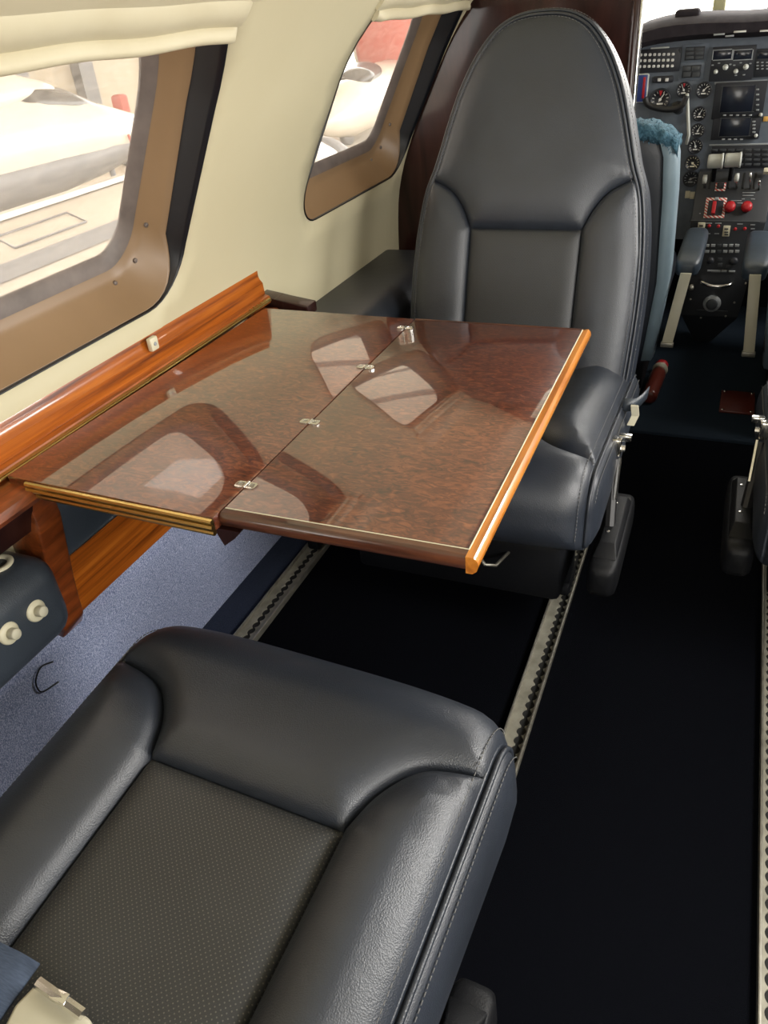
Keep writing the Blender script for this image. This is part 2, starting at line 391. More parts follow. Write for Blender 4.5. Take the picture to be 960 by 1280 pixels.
def lower(side, parent):
    bm = bmesh.new(); zs = [.0, .1, .2, .28, .30, .305]; prev = None
    rings = [[(wpt(Y0, z, -.004, side)) for z in zs] + [wpt(Y0, z, .02, side) for z in zs[::-1]], [(wpt(Y1, z, -.004, side)) for z in zs] + [wpt(Y1, z, .02, side) for z in zs[::-1]]]
    loft(bm, rings); return S('lower_panel', bm, M['fabric'], parent)
tag(lower(-1, wl), 'heathered blue fabric lower side panel'); tag(lower(1, wr), 'heathered blue fabric lower side panel')
bm = bmesh.new(); zs = [1.185, 1.2, 1.208, 1.21]; prof = [(wx(z), z) for z in zs]; prof = prof + [(-.03 - x, z) for x, z in prof[::-1]]
loft(bm, [[(x, y, z) for x, z in prof] + [(x, y, z + .03) for x, z in prof[::-1]] for y in (Y0, Y1)])
struct(S('ceiling', bm, M['ceiling']), 'cream cabin ceiling', 'ceiling')
struct(S('wall_back', B((-.015, Y0 - .02, .6), (1.7, .04, 1.4)), M['cream']), 'plain cream rear cabin wall', 'wall')
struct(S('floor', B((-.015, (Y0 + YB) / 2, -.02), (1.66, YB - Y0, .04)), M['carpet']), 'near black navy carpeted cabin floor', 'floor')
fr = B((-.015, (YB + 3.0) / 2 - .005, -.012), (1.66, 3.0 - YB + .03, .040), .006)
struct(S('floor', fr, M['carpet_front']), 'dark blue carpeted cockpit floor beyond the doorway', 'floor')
# navy strip between the fabric and the outer track
bm = bmesh.new(); prism(bm, [(-.80, Y0, .0), (-.735, Y0, .0), (-.735, Y0, .004), (-.80, Y0, .010)], (0, YB - Y0, 0))
struct(S('baseboard_left', bm, M['navy_kick']), 'dark blue carpet strip along the foot of the side panel', 'baseboard')
struct(S('wall_front', B((-.015, Y1 + .06, .40), (1.6, .03, .84)), M['black_frame']), 'cockpit nose wall hidden behind the instrument panel', 'wall')

# ------------------------------------------------------------------ windows
def window(idx, y0, y1, side=-1, label=''):
    root = bpy.data.objects.new('window_%d' % idx, None); C.objects.link(root); root.location = (0, 0, 0)
    struct(root, label, 'window')
    def ring(g, off, vary=False):
        r_ = []
        for p, q in zip(win_outline(y0, y1, g), win_outline(y0, y1, 0)):
            t_ = min(1, max(0, (q[1] - WZ0 - .004) / .10)); kk = .10 + .90 * t_ * t_ * (3 - 2 * t_) if vary else 1
            r_.append(wpt(q[0] + (p[0] - q[0]) * kk, q[1] + (p[1] - q[1]) * kk, off * kk, side))
        return r_
    bm = bmesh.new(); loft(bm, [ring(-.001, -.0008), ring(.0015, -.001), ring(.004, .006, True), ring(.008, .030, True), ring(.010, .036, True)], True, False); link('rubber_seal', bm, M['black_rubber'], root)
    bm = bmesh.new(); loft(bm, [ring(.0095, .034, True), ring(.012, .0345, True), ring(.018, .044, True), ring(.024, .050), ring(.031, .056), ring(.037, .060)], True, False); rv = link('window_frame', bm, M['tan'], root)
    bm = bmesh.new(); loft(bm, [ring(.035, .059), ring(.038, .061), ring(.049, .068), ring(.053, .074)], True, False); link('gasket', bm, M['gasket'], root)
    o = win_outline(y0, y1, .046); V, f, A = fill(o, .05)
    bm = bmesh.new(); vs = [bm.verts.new(wpt(p[0], p[1], .072, side)) for p in V]
    for t in f: bm.faces.new([vs[i] for i in t])
    link('pane', bm, M['pane'], root)
    # small screws round the frame
    for k in range(0, len(o), 4):
        a = win_outline(y0, y1, .024)[k]; p0 = Vector(wpt(a[0], a[1], .051, side)); q = Vector(wpt(a[0], a[1], .041, side))
        bm = bmesh.new(); lathe(bm, p0, q - p0, [(.0035, 0), (.0035, .003), (.002, .004), (0, .004)], 10); link('screw', bm, M['gasket'], rv)
    return root
k = 1
LAB = ['aft window on the table side, out of view behind the camera', 'large cabin window above the wooden ledge, pale aircraft outside', 'smaller looking cabin window beside the dark wood bulkhead and tall seat']
for (y0, y1), lb in zip(WIN, LAB): window(k, y0, y1, -1, lb); k += 1
for (y0, y1), lb in zip(WIN, ['aft window', 'middle window', 'forward window']): window(k, y0, y1, 1, lb + ' in the starboard cabin wall'); k += 1
window(k, *CKW[0], -1, 'side window of the cockpit on the pilot side'); k += 1
window(k, *CKW[0], 1, 'side window of the cockpit on the copilot side'); k += 1

# window shades pulled up into their housings
def shade(y0, y1, label):
    root = thing('window_shade', (wx(.95), (y0 + y1) / 2, .95), label, 'window shade', group='pleated window shades')
    off = Vector(root.location)
    def strip(name, z0, z1, ya, yb, t, wav, mt, rnd=.02):
        bm = bmesh.new(); ny = 40; rings = []
        for i in range(ny + 1):
            y = ya + (yb - ya) * i / ny; e = min(1, min(y - ya, yb - y) / rnd) if rnd else 1; e = math.sqrt(max(0, 1 - (1 - e) ** 2))
            wv_ = wav * math.sin(i * .42) ; ring = []
            for kz in range(9):
                q = kz / 8; z = z0 + wv_ + (z1 - z0) * q; ring.append(Vector(wpt(y, z, -t * (.35 + .65 * e) * math.sin(PI * (.08 + .84 * q)) - .003)) - off)
            ring += [Vector(wpt(y, z0 + wv_ + (z1 - z0) * q, .012)) - off for q in (1, 0)]
            rings.append(ring)
        loft(bm, rings); return S(name, bm, mt, root)
    strip('shade_housing', .968, 1.03, y0 - .01, y1 + .012, .010, 0, M['cream_shade'], .05)
    strip('pleated_fabric', .946, .973, y0 + .014, y1 - .014, .008, .0012, M['cream_shade'], .01)
    strip('bottom_rail', .932, .947, y0 + .022, y1 - .024, .012, .0012, M['cream_shade'], .008)
shade(*WIN[1], 'raised cream pleated shade at the top of the large cabin window')
shade(*WIN[2], 'raised cream shade at the top of the window by the bulkhead')

# ------------------------------------------------------------------ bulkhead
bk = bpy.data.objects.new('wall_bulkhead', None); C.objects.link(bk); struct(bk, 'glossy burgundy mahogany bulkhead behind the tall seat', 'bulkhead')
xe = -.232
def bulk(sgn):
    zz = [0, .1, .28, .5, .6, .7, .8, .92, 1.05, 1.15, 1.195]
    left = [(min(wx(z) - .03, xe - .004), z) for z in zz]
    poly = [(x, z) for x, z in left] + [(xe, 1.2), (xe, 0)]
    if sgn > 0: poly = [(-.03 - x, z) for x, z in poly]
    bm = bmesh.new(); prism(bm, [(x, YB, z) for x, z in poly], (0, .028, 0)); return bm
S('bulkhead_panel', bulk(-1), M['mahogany'], bk); S('bulkhead_panel', bulk(1), M['mahogany'], bk)
for s in (-1, 1):
    x = xe if s < 0 else -.03 - xe
    S('edge_trim', B((x + .006 * s * -1, YB + .008, .6), (.016, .05, 1.19), .007, None, 3), M['mahogany'], bk)
    S('metal_strip', B((x - .010 * s * -1 * -1 if False else x + .016 * -s, YB + .004, .6), (.005, .034, 1.19), .002), M['chrome'], bk)
S('header', B((-.015, YB + .014, 1.19), (.45, .028, .06)), M['mahogany'], bk)

# ------------------------------------------------------------------ seat tracks
def track(x, w_, y0, y1, label, so=0):
    root = thing('seat_track', (x, (y0 + y1) / 2, 0), label, 'seat track', group='metal seat tracks in the floor'); yc = (y0 + y1) / 2
    bm = bmesh.new()
    # base plate whose slot edge is scalloped
    pit = .0185; n = int((y1 - y0) / pit); half = w_ / 2
    for s in (-1, 1):
        pts = [(s * half, y0 - yc), (s * half, y0 - yc + n * pit)]
        edge = []
        for i in range(n):
            yy = y0 - yc + i * pit
            for kk in range(7):
                a = kk / 6; edge.append((so + s * (.0025 + .0050 * abs(math.sin(PI * a)) ** .7), yy + a * pit))
        poly = pts + edge[::-1]
        # strip as quads
        prev = None
        for i, (ex, ey) in enumerate(edge):
            a = [bm.verts.new((s * half, ey, .006)), bm.verts.new((ex, ey, .006)), bm.verts.new((ex, ey, .0005))]
            if prev: bm.faces.new((prev[0], prev[1], a[1], a[0])); bm.faces.new((prev[1], prev[2], a[2], a[1]))
            prev = a
    S('track_plate', bm, M['track'], root)
    bm = B((0, 0, .0015), (w_ * .8, y1 - y0, .002)); S('slot', bm, M['hole'], root)
    bm = bmesh.new()
    for s in (-1, 1): box(bm, (s * half, 0, .006), (.0035, y1 - y0, .014), .001)
    S('lip', bm, M['steel'], root)
track(-.705, .040, -.6, 1.70, 'scalloped metal seat track beside the blue side panel')
track(-.186, .034, -.6, 1.70, 'scalloped metal seat track along the aisle by the leather seats', .006)
track(.172, .034, -.6, 1.50, 'scalloped metal seat track at the right edge of the aisle', -.004)

# ------------------------------------------------------------------ seats
HW = .218
def c_base(v):
    """cushion base curve: arc length -> (y, z, tangent angle)"""
    vf, rr = .452, .058
    if v <= vf: return v, .310 + .11 * v, math.atan(.11)
    a = (v - vf) / rr
    if a > 1.5: ex = (v - vf) - 1.5 * rr; a = 1.5
    else: ex = 0
    t0 = math.atan(.11); ang = t0 - a
    y = vf + rr * (math.sin(a) ) + ex * math.cos(ang); z = .310 + .11 * vf - rr * (1 - math.cos(a)) + ex * math.sin(ang)
    return y, z, ang
def c_map(u, v, h):
    y, z, a = c_base(v); d = .012 * (abs(u) / HW) ** 4
    return (u, y - math.sin(a) * (h - d), z + math.cos(a) * (h - d))
BO = [(.31, .208), (.448, .213), (.548, .210), (.637, .197), (.691, .177), (.766, .154), (.814, .136), (.858, .112), (.890, .085), (.907, .058), (.9145, .030), (.916, 0)]   # z, half width of the back
def b_map(u, z, h):
    k = 1 / math.hypot(1, .33); crown = .010 * (u / .2) ** 2
    return (u, -(z - .38) * .33 + (h - crown) * k, z + (h - crown) * .33 * k)
def make_seat(loc, rotz, arm, label, shift=(0, 0, 0), skew=0):
    root = thing('cabin_seat', loc, label, 'seat', rotz, 'black leather club seats')
    le, pf = M['leather'], M['perforated']
    cu = bpy.data.objects.new('seat_cushion', None); C.objects.link(cu); cu.parent = root; cu.location = shift
    ins = .108; vi = .336; ve = .432
    seam = catmull([(ins, vi), (.124, .378), (.158, .415), (HW, ve)], 8)
    pillow('perforated_panel', [(-ins + skew, -.03), (ins + skew, -.03), (ins + skew, vi), (-ins + skew, vi)], c_map, pf, cu, .010, .03, .010, .03)
    for s in (-1, 1):
        sk = lambda p: (s * p[0] + skew * (1 - (abs(p[0]) - ins) / (HW - ins)), p[1])
        poly = [(s * ins + skew, -.03)] + [sk(p) for p in seam] + [(s * HW, -.03)]
        pillow('side_bolster', poly, c_map, le, cu, .036, .075, .009, .03)
    vend = .452 + .058 * 1.5 + .055
    kf = lambda q, t: (t * q[0] + skew * (1 - (abs(q[0]) - ins) / (HW - ins)), q[1])
    poly = [kf(p, -1) for p in seam[::-1]] + [kf(p, 1) for p in seam] + [(HW, vend), (-HW, vend)]
    pillow('front_bolster', poly, c_map, le, cu, .022, .040, .009, .03)
    for s in (-1, 1):
        top = [c_map(HW, v, 0) for v in np.arange(-.03, vend, .012)]
        poly = [(p[1], p[2]) for p in top] + [(top[-1][1] - .06, .225), (-.03, .225)]
        pillow('side_panel', poly, lambda y, z, h, s=s: (s * (HW + h), y, z), le, cu, .018, .05, .010, .02)
        bm = bmesh.new(); P = [Vector(c_map(s * HW, v, .0)) for v in np.arange(-.02, vend, .01)]
        tube(bm, [p + Vector((s * -.003, 0, .0035)) for p in P], .0028, 6); tube(bm, [p + Vector((s * .0035, 0, .001)) for p in P], .0028, 6); link('piping', bm, le, cu)
        bm = bmesh.new(); stitches(bm, [Vector(c_map(s * (HW - .0085), v, .0155)) for v in np.arange(-.02, vend - .01, .01)]); link('stitching', bm, M['thread'], cu); bm = bmesh.new(); stitches(bm, [p + Vector((s * .0115, 0, -.008)) for p in P[:-8]]); link('stitching', bm, M['thread'], cu)
    bm = B((0, .225, .225), (2 * HW - .02, .48, .02), .006); S('cushion_pan', bm, M['black_frame'], cu)
    # backrest
    ba = bpy.data.objects.new('backrest', None); C.objects.link(ba); ba.parent = root
    R = [(-w_, z) for z, w_ in BO]; R += [(w_, z) for z, w_ in BO[-2::-1]]
    out = catmull(R, 5)                                        # left bottom -> top -> right bottom, open
    def hw(z): return float(np.interp(z, [b[0] for b in BO], [b[1] for b in BO]))
    zi, xi, zs = .585, .104, .667
    sm = catmull([(xi, zi), (.122, .620), (.147, .648), (hw(zs), zs)], 6)
    pillow('perforated_panel', [(-xi, .31), (xi, .31), (xi, zi), (-xi, zi)], b_map, M['perforated_dark'], ba, .008, .03, .010, .02)
    for s in (-1, 1):
        side = [(s * hw(z), z) for z in np.arange(.31, zs, .02)]
        poly = [(s * xi, .31)] + [(s * p[0], p[1]) for p in sm] + side[::-1]
        pillow('side_bolster', poly, b_map, le, ba, .022, .045, .009, .02)
    up = [p for p in out if p[1] > zs]
    poly = [(-p[0], p[1]) for p in sm] + [tuple(p) for p in up] + [(p[0], p[1]) for p in sm[::-1]]
    pillow('headrest_panel', poly, b_map, le, ba, .020, .075, .009, .02)
    # band round the sides and the top, then the rear shell
    bm = bmesh.new(); rings = []; O = np.array(resample(out, .012, False)); T = np.gradient(O, axis=0); T /= np.linalg.norm(T, axis=1)[:, None]; N = np.stack([-T[:, 1], T[:, 0]], 1)
    for q in np.linspace(0, 1, 9):
        g = .016 * math.sin(PI * min(1, q * 1.0)) ** .8 - .006 * q; dp = .004 - .115 * q
        rings.append([b_map(o[0] + n_[0] * g, o[1] + n_[1] * g, dp) for o, n_ in zip(O, N)])
    loft(bm, rings, False, False); link('side_band', bm, le, ba)
    pillow('rear_shell', [tuple(p) for p in O], lambda u, z, h: b_map(u * .97, z, -.110 - h), M['black_plastic'], ba, .015, .05, .018, 0)
    bm = bmesh.new(); tube(bm, [b_map(o[0] - n_[0] * .002, o[1] - n_[1] * .002, .006) for o, n_ in zip(O, N)], .0026, 6); tube(bm, [b_map(o[0] + n_[0] * .004, o[1] + n_[1] * .004, .001) for o, n_ in zip(O, N)], .0026, 6); link('piping', bm, le, ba)
    bm = bmesh.new(); stitches(bm, [b_map(o[0] - n_[0] * .008, o[1] - n_[1] * .008, .0145) for o, n_ in zip(O, N)]); link('stitching', bm, M['thread'], ba); bm = bmesh.new(); stitches(bm, [b_map(o[0] + n_[0] * .010, o[1] + n_[1] * .010, -.010) for o, n_ in zip(O, N)]); link('stitching', bm, M['thread'], ba)
    # folded down armrest on the aisle side
    ar = bpy.data.objects.new('armrest', None); C.objects.link(ar); ar.parent = root
    ax = arm * (HW + .026); y_ = .33 + (.09 if loc[1] > 1 else 0)
    bm = bmesh.new(); rings = []
    for yy, sx, sz in ((-.125, .6, .6), (-.118, .9, .9), (-.10, 1, 1), (.07, 1, 1), (.092, .95, .96), (.103, .75, .8), (.107, .4, .5)):
        rings.append([(ax + .024 * sx * math.copysign(abs(math.cos(a)) ** .45, math.cos(a)), y_ - .107 + yy, .180 + .032 * sz * math.copysign(abs(math.sin(a)) ** .45, math.sin(a))) for a in [2 * PI * k_ / 20 for k_ in range(20)]])
    loft(bm, rings); link('arm_pad', bm, M['leather_shaded'], ar)
    bm = bmesh.new(); a0 = [(ax - .019, y_ - .20, .211), (ax + .019, y_ - .20, .211), (ax + .019, y_ - .025, .211), (ax - .019, y_ - .025, .211)]
    a1 = [(ax - .012, y_ - .19, .226), (ax + .012, y_ - .19, .226), (ax + .012, y_ - .05, .226), (ax - .012, y_ - .05, .226)]
    loft(bm, [a0, a1]); bevel_all(bm, .002); S('arm_base_plate', bm, M['leather_shaded'], ar)
    bm = bmesh.new()
    tube(bm, [(ax - arm * .004, y_ - .10, .222), (ax - arm * .009, y_ - .135, .275), (ax - arm * .011, y_ - .155, .315)], [.009, .009, .007], 8); S('arm_strut', bm, M['black_plastic'], ar)
    bm = bmesh.new(); box(bm, (ax - arm * .012, y_ - .165, .333), (.016, .018, .030), .003); tube(bm, [(ax - arm * .002, y_ - .118, .262), (ax - arm * .003, y_ - .135, .292), (ax - arm * .004, y_ - .155, .318)], .0032, 6); box(bm, (ax, y_ - .17, .348), (.020, .013, .010), .002)
    tube(bm, [(ax - arm * .03, y_ - .165, .330), (ax + arm * .002, y_ - .165, .330)], .006, 10); S('pivot_bracket', bm, M['chrome'], ar)
    for dy in (-.165, -.08):
        bm = bmesh.new(); lathe(bm, (ax + .004, y_ + dy, .225), (0, 0, 1), [(.003, 0), (.003, .002), (0, .0025)], 8); S('screw', bm, M['chrome'], ar)
    # frame and legs on the tracks
    S('base_frame', B((0, .20, .165), (.36, .40, .11), .012), M['black_frame'], root)
    xs = sorted([(-.705 - loc[0]) * math.cos(rotz) if loc[0] < 0 else (.70 - loc[0]) * math.cos(rotz), (-.186 - loc[0]) * math.cos(rotz) if loc[0] < 0 else (.172 - loc[0]) * math.cos(rotz)])
    bm = bmesh.new()
    for yy in (.06, .22): box(bm, ((xs[0] + xs[1]) / 2, yy, .10), (xs[1] - xs[0], .03, .03), .004)
    S('cross_beam', bm, M['black_frame'], root)
    for x in xs:
        for yy in (.06, .22):
            bm = bmesh.new(); x_ = x + yy * math.sin(rotz); box(bm, (x_, yy, .062), (.022, .05, .085), .004); box(bm, (x_, yy, .0190), (.026, .075, .022), .006); S('leg', bm, M['black_frame'], root)
    bm = bmesh.new(); tube(bm, [(.10, .36, .17), (.10, .44, .15), (.085, .49, .152), (.05, .512, .165), (.03, .515, .175)] if arm > 0 else [(-.10, .36, .20), (-.095, .40, .197), (-.085, .44, .198), (-.07, .45, .204), (-.055, .44, .216)], .0028, 8); link('release_lever', bm, M['steel'], root)
    return root
make_seat((-.370, .020, 0), -.05, 1, 'black leather seat in the foreground, its cushion filling the lower left', (0, 0, 0), .012)
make_seat((-.346, 1.385, 0), PI, -1, 'tall black leather seat facing the camera beyond the wooden table', (0, -.05, .018))
make_seat((.333, 1.495, 0), PI, 1, 'black seat across the aisle, only its lowered armrest showing at right edge')

# ------------------------------------------------------------------ wooden side ledge
def sweep(prof, y0, y1):
    bm = bmesh.new(); loft(bm, [[(x, y, z) for x, z in prof] for y in (y0, y1)]); return bm
lg = thing('side_ledge', (-.74, .85, .3), 'orange striped wooden ledge along the cabin wall under the large window', 'wooden ledge')
off = Vector(lg.location)
def L(name, bm, mt, parent=None):
    o = S(name, bm, mt, lg if parent is None else parent)
    o.data.transform(Matrix.Translation(-off)); return o
L('back_panel', sweep([(-.768, .528), (-.727, .528), (-.725, .534), (-.728, .540), (-.736, .5425), (-.737, .562), (-.742, .568), (-.744, .574), (-.744, .584), (-.746, .587), (-.768, .587)], -.10, 1.155), M['oak'])
bm = sweep([(-.7265, .531), (-.7215, .533), (-.7225, .537), (-.7265, .538)], -.10, 1.150)
tube(bm, [(-.7185, .50, .536), (-.7185, 1.135, .536)], .0016, 8); L('piano_hinge', bm, M['brass'])
bm = bmesh.new()
for kx in range(5): lathe(bm, (-.7255, 1.085 + kx * .012, .5375), (1, 0, .8), [(.0022, 0), (.0022, .0015), (0, .002)], 8)
L('screw', bm, M['brass'])
br = [(-.762, .521), (-.712, .521), (-.702, .510), (-.700, .465), (-.720, .365), (-.726, .300), (-.735, .282), (-.764, .288)]
for y in (.526, 1.114):
    bm = bmesh.new(); prism(bm, [(x, y, z) for x, z in br], (0, .038, 0)); bevel_all(bm, .003); L('end_bracket', bm, M['rosewood'])
L('front_panel', sweep([(-.757, .50), (-.713, .50), (-.734, .38), (-.741, .290), (-.757, .290)], .564, 1.114), M['oak'])
bm = bmesh.new(); a = [(-.7140, .572, .492), (-.7140, .90, .492), (-.7330, .90, .386), (-.7330, .572, .386)]
loft(bm, [a, [(p[0] + .0035, p[1], p[2]) for p in a]]); bevel_all(bm, .0012); L('leather_inset', bm, M['leather_blue'])
bm = bmesh.new(); tube(bm, [(p[0] + .004, p[1], p[2]) for p in a[1:]], .0012, 6); L('inset_piping', bm, M['chrome'])
L('shelf', sweep([(-.765, .515), (-.672, .515), (-.668, .522), (-.672, .530), (-.765, .530)], -.10, .528), M['rosewood'])
L('shelf_face', sweep([(-.76, .46), (-.715, .46), (-.690, .515), (-.76, .515)], -.10, .528), M['mahogany'])
p = on(190, 431, (-.737, 0, 0), (1, 0, 0))
sw = L('switch_plate', B((-.735, p[1], p[2] + .002), (.008, .017, .019), .002), M['beige'])
bm = bmesh.new(); lathe(bm, (-.7312, p[1], p[2] + .002), (1, 0, 0), [(.0028, 0), (.0028, .0012), (.0012, .0014), (0, .0006)], 12); L('switch_hole', bm, M['grey_key'], sw)
# far end ramp block
bm = bmesh.new(); prism(bm, [(-.755, 1.156, .540), (-.72, 1.156, .533), (-.655, 1.156, .524), (-.655, 1.156, .505), (-.755, 1.156, .505)], (0, .035, 0)); bevel_all(bm, .003); L('end_block', bm, M['mahogany'])

# ------------------------------------------------------------------ folding table
ZT = .540; xs_ = -.4285; xo = -.1600; xi_ = -.7125; ya, yb = .508, 1.086
tb = thing('folding_table', ((xs_ + xo) / 2, (ya + yb) / 2, ZT), 'glossy burl veneer folding table extended from the cabin wall', 'table')
off2 = Vector(tb.location)
def T(name, bm, mt, parent=None):
    o = S(name, bm, mt, tb if parent is None else parent); o.data.transform(Matrix.Translation(-off2)); return o
yo = ya + .012
def leaf(poly, z0, z1): 
    bm = bmesh.new(); prism(bm, [(x, y, z0) for x, y in poly], (0, 0, z1 - z0)); bevel_all(bm, .0012); return bm
# inner leaf with a brass extrusion along its near edge, outer leaf with solid edges
il = T('inner_leaf', leaf([(xi_, ya + .014), (xs_ - .0006, ya + .004), (xs_ - .0006, yb), (xi_ + .01, yb + .008)], ZT - .016, ZT), M['burl'])
e = .011
ol = T('outer_leaf', leaf([(xs_ + .0006, yo + e), (xo - e, yo + e), (xo - e, yb - .004), (xs_ + .0006, yb - .004)], ZT - .018, ZT), M['burl'])
def edge_prof(p0, p1, n, mt, name, t=.020, w_=.012):
    """rounded solid-wood nosing between two corners; n = outward direction"""
    p0, p1, n = Vector(p0), Vector(p1), Vector(n); bm = bmesh.new(); rings = []
    for p in (p0, p1):
        rings.append([p + n * a + Vector((0, 0, b)) for a, b in ((-.0, .0), (w_ * .62, 0), (w_ * .9, -t * .18), (w_, -t * .45), (w_ * .85, -t * .8), (w_ * .5, -t), (0, -t))])
    loft(bm, rings); return T(name, bm, mt, ol)
edge_prof((xo - e, yo - .0005, ZT), (xo - e, yb, ZT), (1, 0, 0), M['oak_edge'], 'edge_molding', .018)
edge_prof((xs_ + .001, yo + e, ZT), (xo - e, yo + e, ZT), (0, -1, 0), M['rosewood_edge'], 'front_molding', .018)
edge_prof((xs_ + .001, yb - .004, ZT), (xo - e * .6, yb - .004, ZT), (0, 1, 0), M['rosewood_edge'], 'back_molding', .020, .008)
bm = bmesh.new(); tube(bm, [(xs_ + .002, yo + e, ZT + .0002), (xo - e, yo + e, ZT + .0002), (xo - e, yb - .004, ZT + .0002)], .0007, 6); T('inlay_line', bm, M['beige'], ol)
bm = bmesh.new()
d0, d1 = Vector((-.682, ya + .010, 0)), Vector((xs_ - .001, ya + .002, 0))
for zz, rr in ((ZT - .004, .0032), (ZT - .0105, .0038), (ZT - .017, .0032)): tube(bm, [d0 + Vector((0, 0, zz)), d1 + Vector((0, 0, zz))], rr, 8)
T('brass_trim', bm, M['brass'], il)
bm = bmesh.new(); prism(bm, [(xs_ + .000, ya + .012, ZT - .019), (xs_ + .022, ya + .012, ZT - .019), (xs_ + .014, ya + .012, ZT - .028), (xs_ - .001, ya + .012, ZT - .040), (xs_ - .010, ya + .012, ZT - .019)], (0, .45, 0)); T('support_rib', bm, M['mahogany'])
for py in (.575, .724, .893, 1.045):
    bm = bmesh.new()
    for s in (-1, 1):
        ring = lambda r, z: [(xs_ + s * .0062 + (r + .0002) * math.copysign(abs(math.cos(a)) ** .6, math.cos(a)), py + r * math.copysign(abs(math.sin(a)) ** .6, math.sin(a)), z) for a in [2 * PI * kk / 16 for kk in range(16)]]
        loft(bm, [ring(.0062, ZT - .001), ring(.0062, ZT + .0014), ring(.0052, ZT + .0018), ring(.0028, ZT + .0018), ring(.0026, ZT + .0008)], True, False)
    tube(bm, [(xs_, py - .006, ZT + .0008), (xs_, py + .006, ZT + .0008)], .0019, 8)
    hg = T('hinge', bm, M['chrome'])
    bm = bmesh.new()
    for s in (-1, 1): lathe(bm, (xs_ + s * .0062, py, ZT + .0004), (0, 0, 1), [(.0036, 0), (.0036, .0008), (0, .001)], 10)
    T('screw', bm, M['steel'], hg)

# ------------------------------------------------------------------ wall armrests
def pad(name, x0, x1, y0, y1, z0, z1, r, label, slope=0):
    root = thing(name, ((x0 + x1) / 2, (y0 + y1) / 2, z0), label, 'armrest', group='padded armrests on the cabin wall')
    bm = bmesh.new(); box(bm, (0, 0, (z1 - z0) / 2), (x1 - x0, y1 - y0, z1 - z0), r, None, 5); link('pad', bm, M['leather_blue'] if y0 < 1 else M['leather'], root); return root
a = pad('wall_armrest', -.785, -.680, -.05, .523, .325, .442, .032, 'slate leather wall armrest with beige knobs at the left edge')
for pxy in ((43, 763), (9, 791)):
    q = on(*pxy, (-.682, 0, 0), (1, 0, 0)); q = Vector(q) - Vector(a.location)
    bm = bmesh.new(); lathe(bm, (.0515, q.y, q.z), (1, 0, .15), [(.0135, 0), (.0135, .002), (.012, .004), (.0075, .005), (.007, .005)], 24); kb = link('knob', bm, M['beige'], a); tag(kb, 'beige knob')
    bm = bmesh.new(); lathe(bm, (.0525, q.y, q.z), (1, 0, .15), [(.0065, 0), (.0065, .013), (.0058, .014), (0, .014)], 18); link('knob_post', bm, M['cream_metal'], kb)
q = onZ(-4, 706, .442); q = Vector(q) - Vector(a.location)
bm = bmesh.new(); lathe(bm, (q.x, q.y, .1155), (0, 0, 1), [(.019, 0), (.019, .003), (.0175, .0045), (.013, .0045), (.0115, .002), (.011, -.004), (0, -.004)], 32); link('cup_ring', bm, M['beige'], a)
pad('wall_armrest', -.80, -.60, 1.27, 1.80, .32, .455, .045, 'dark leather wall armrest between the table and the bulkhead')
# thin wire loop on the side fabric
bm = bmesh.new(); cpt = [on(*p_, (-.768, 0, 0), (1, 0, 0)) for p_ in ((62, 826), (47, 832), (41, 846), (43, 858), (52, 864), (72, 852))]
cpt = [Vector((wx(max(.02, c_[2])) + .007, c_[1], c_[2])) for c_ in cpt]
tube(bm, [Vector(p_) for p_ in catmull([tuple(c_) for c_ in cpt], 6)], .0012, 6)
tag(link('wire_loop', bm, M['black_rubber']), 'thin black wire loop on the blue fabric beside the front seat', 'wire')

# ------------------------------------------------------------------ lap belt on the near seat
sb = thing('seat_belt', (-.43, .15, .36), 'slate blue lap belt with a pale metal buckle on the foreground cushion', 'seat belt'); o3 = Vector(sb.location)
def strap(bm, pts, width, t=.0022):
    """flat webbing through (centre, across-direction) pairs"""
    rings = []
    for c_, a_ in pts:
        c_, a_ = Vector(c_), Vector(a_).normalized() * width / 2; n_ = Vector((0, 0, t / 2)); rings.append([c_ - a_ - n_, c_ + a_ - n_, c_ + a_ + n_, c_ - a_ + n_])
    return loft(bm, rings)
pA = Vector(onZ(2, 1226, .372)); pB = Vector(onZ(-50, 1204, .37)); dr = Vector((pA - pB)); dr.z = 0; dr.normalize(); ac = Vector((-dr.y, dr.x, 0))
bm = bmesh.new(); strap(bm, [(pA - dr * s_ + Vector((0, 0, -z_)) - o3, ac) for s_, z_ in ((-.015, .006), (0, 0), (.03, -.004), (.07, -.006), (.11, -.003), (.16, .02), (.19, .07))], .042); link('webbing', bm, M['webbing'], sb)
def P3(x, y, z): return Vector(onZ(x, y, z)) - o3
bt = [P3(45, 1228, .372), P3(112, 1272, .362), P3(130, 1330, .36), P3(-20, 1330, .368), P3(18, 1255, .372)]
bm = bmesh.new(); loft(bm, [[p_ - Vector((0, 0, .012)) for p_ in bt], bt]); bevel_all(bm, .003, 3); bu = S('buckle', bm, M['cream_metal'], sb)
bm = bmesh.new(); u0, u1 = P3(48, 1228, .377), P3(104, 1268, .370); tube(bm, [u0, u1], .0045, 8); dd = (u1 - u0).normalized(); box(bm, (u0 + u1) / 2 + Vector((0, 0, .002)), (.014, .008, .004), .001); S('latch_bar', bm, M['chrome'], bu)

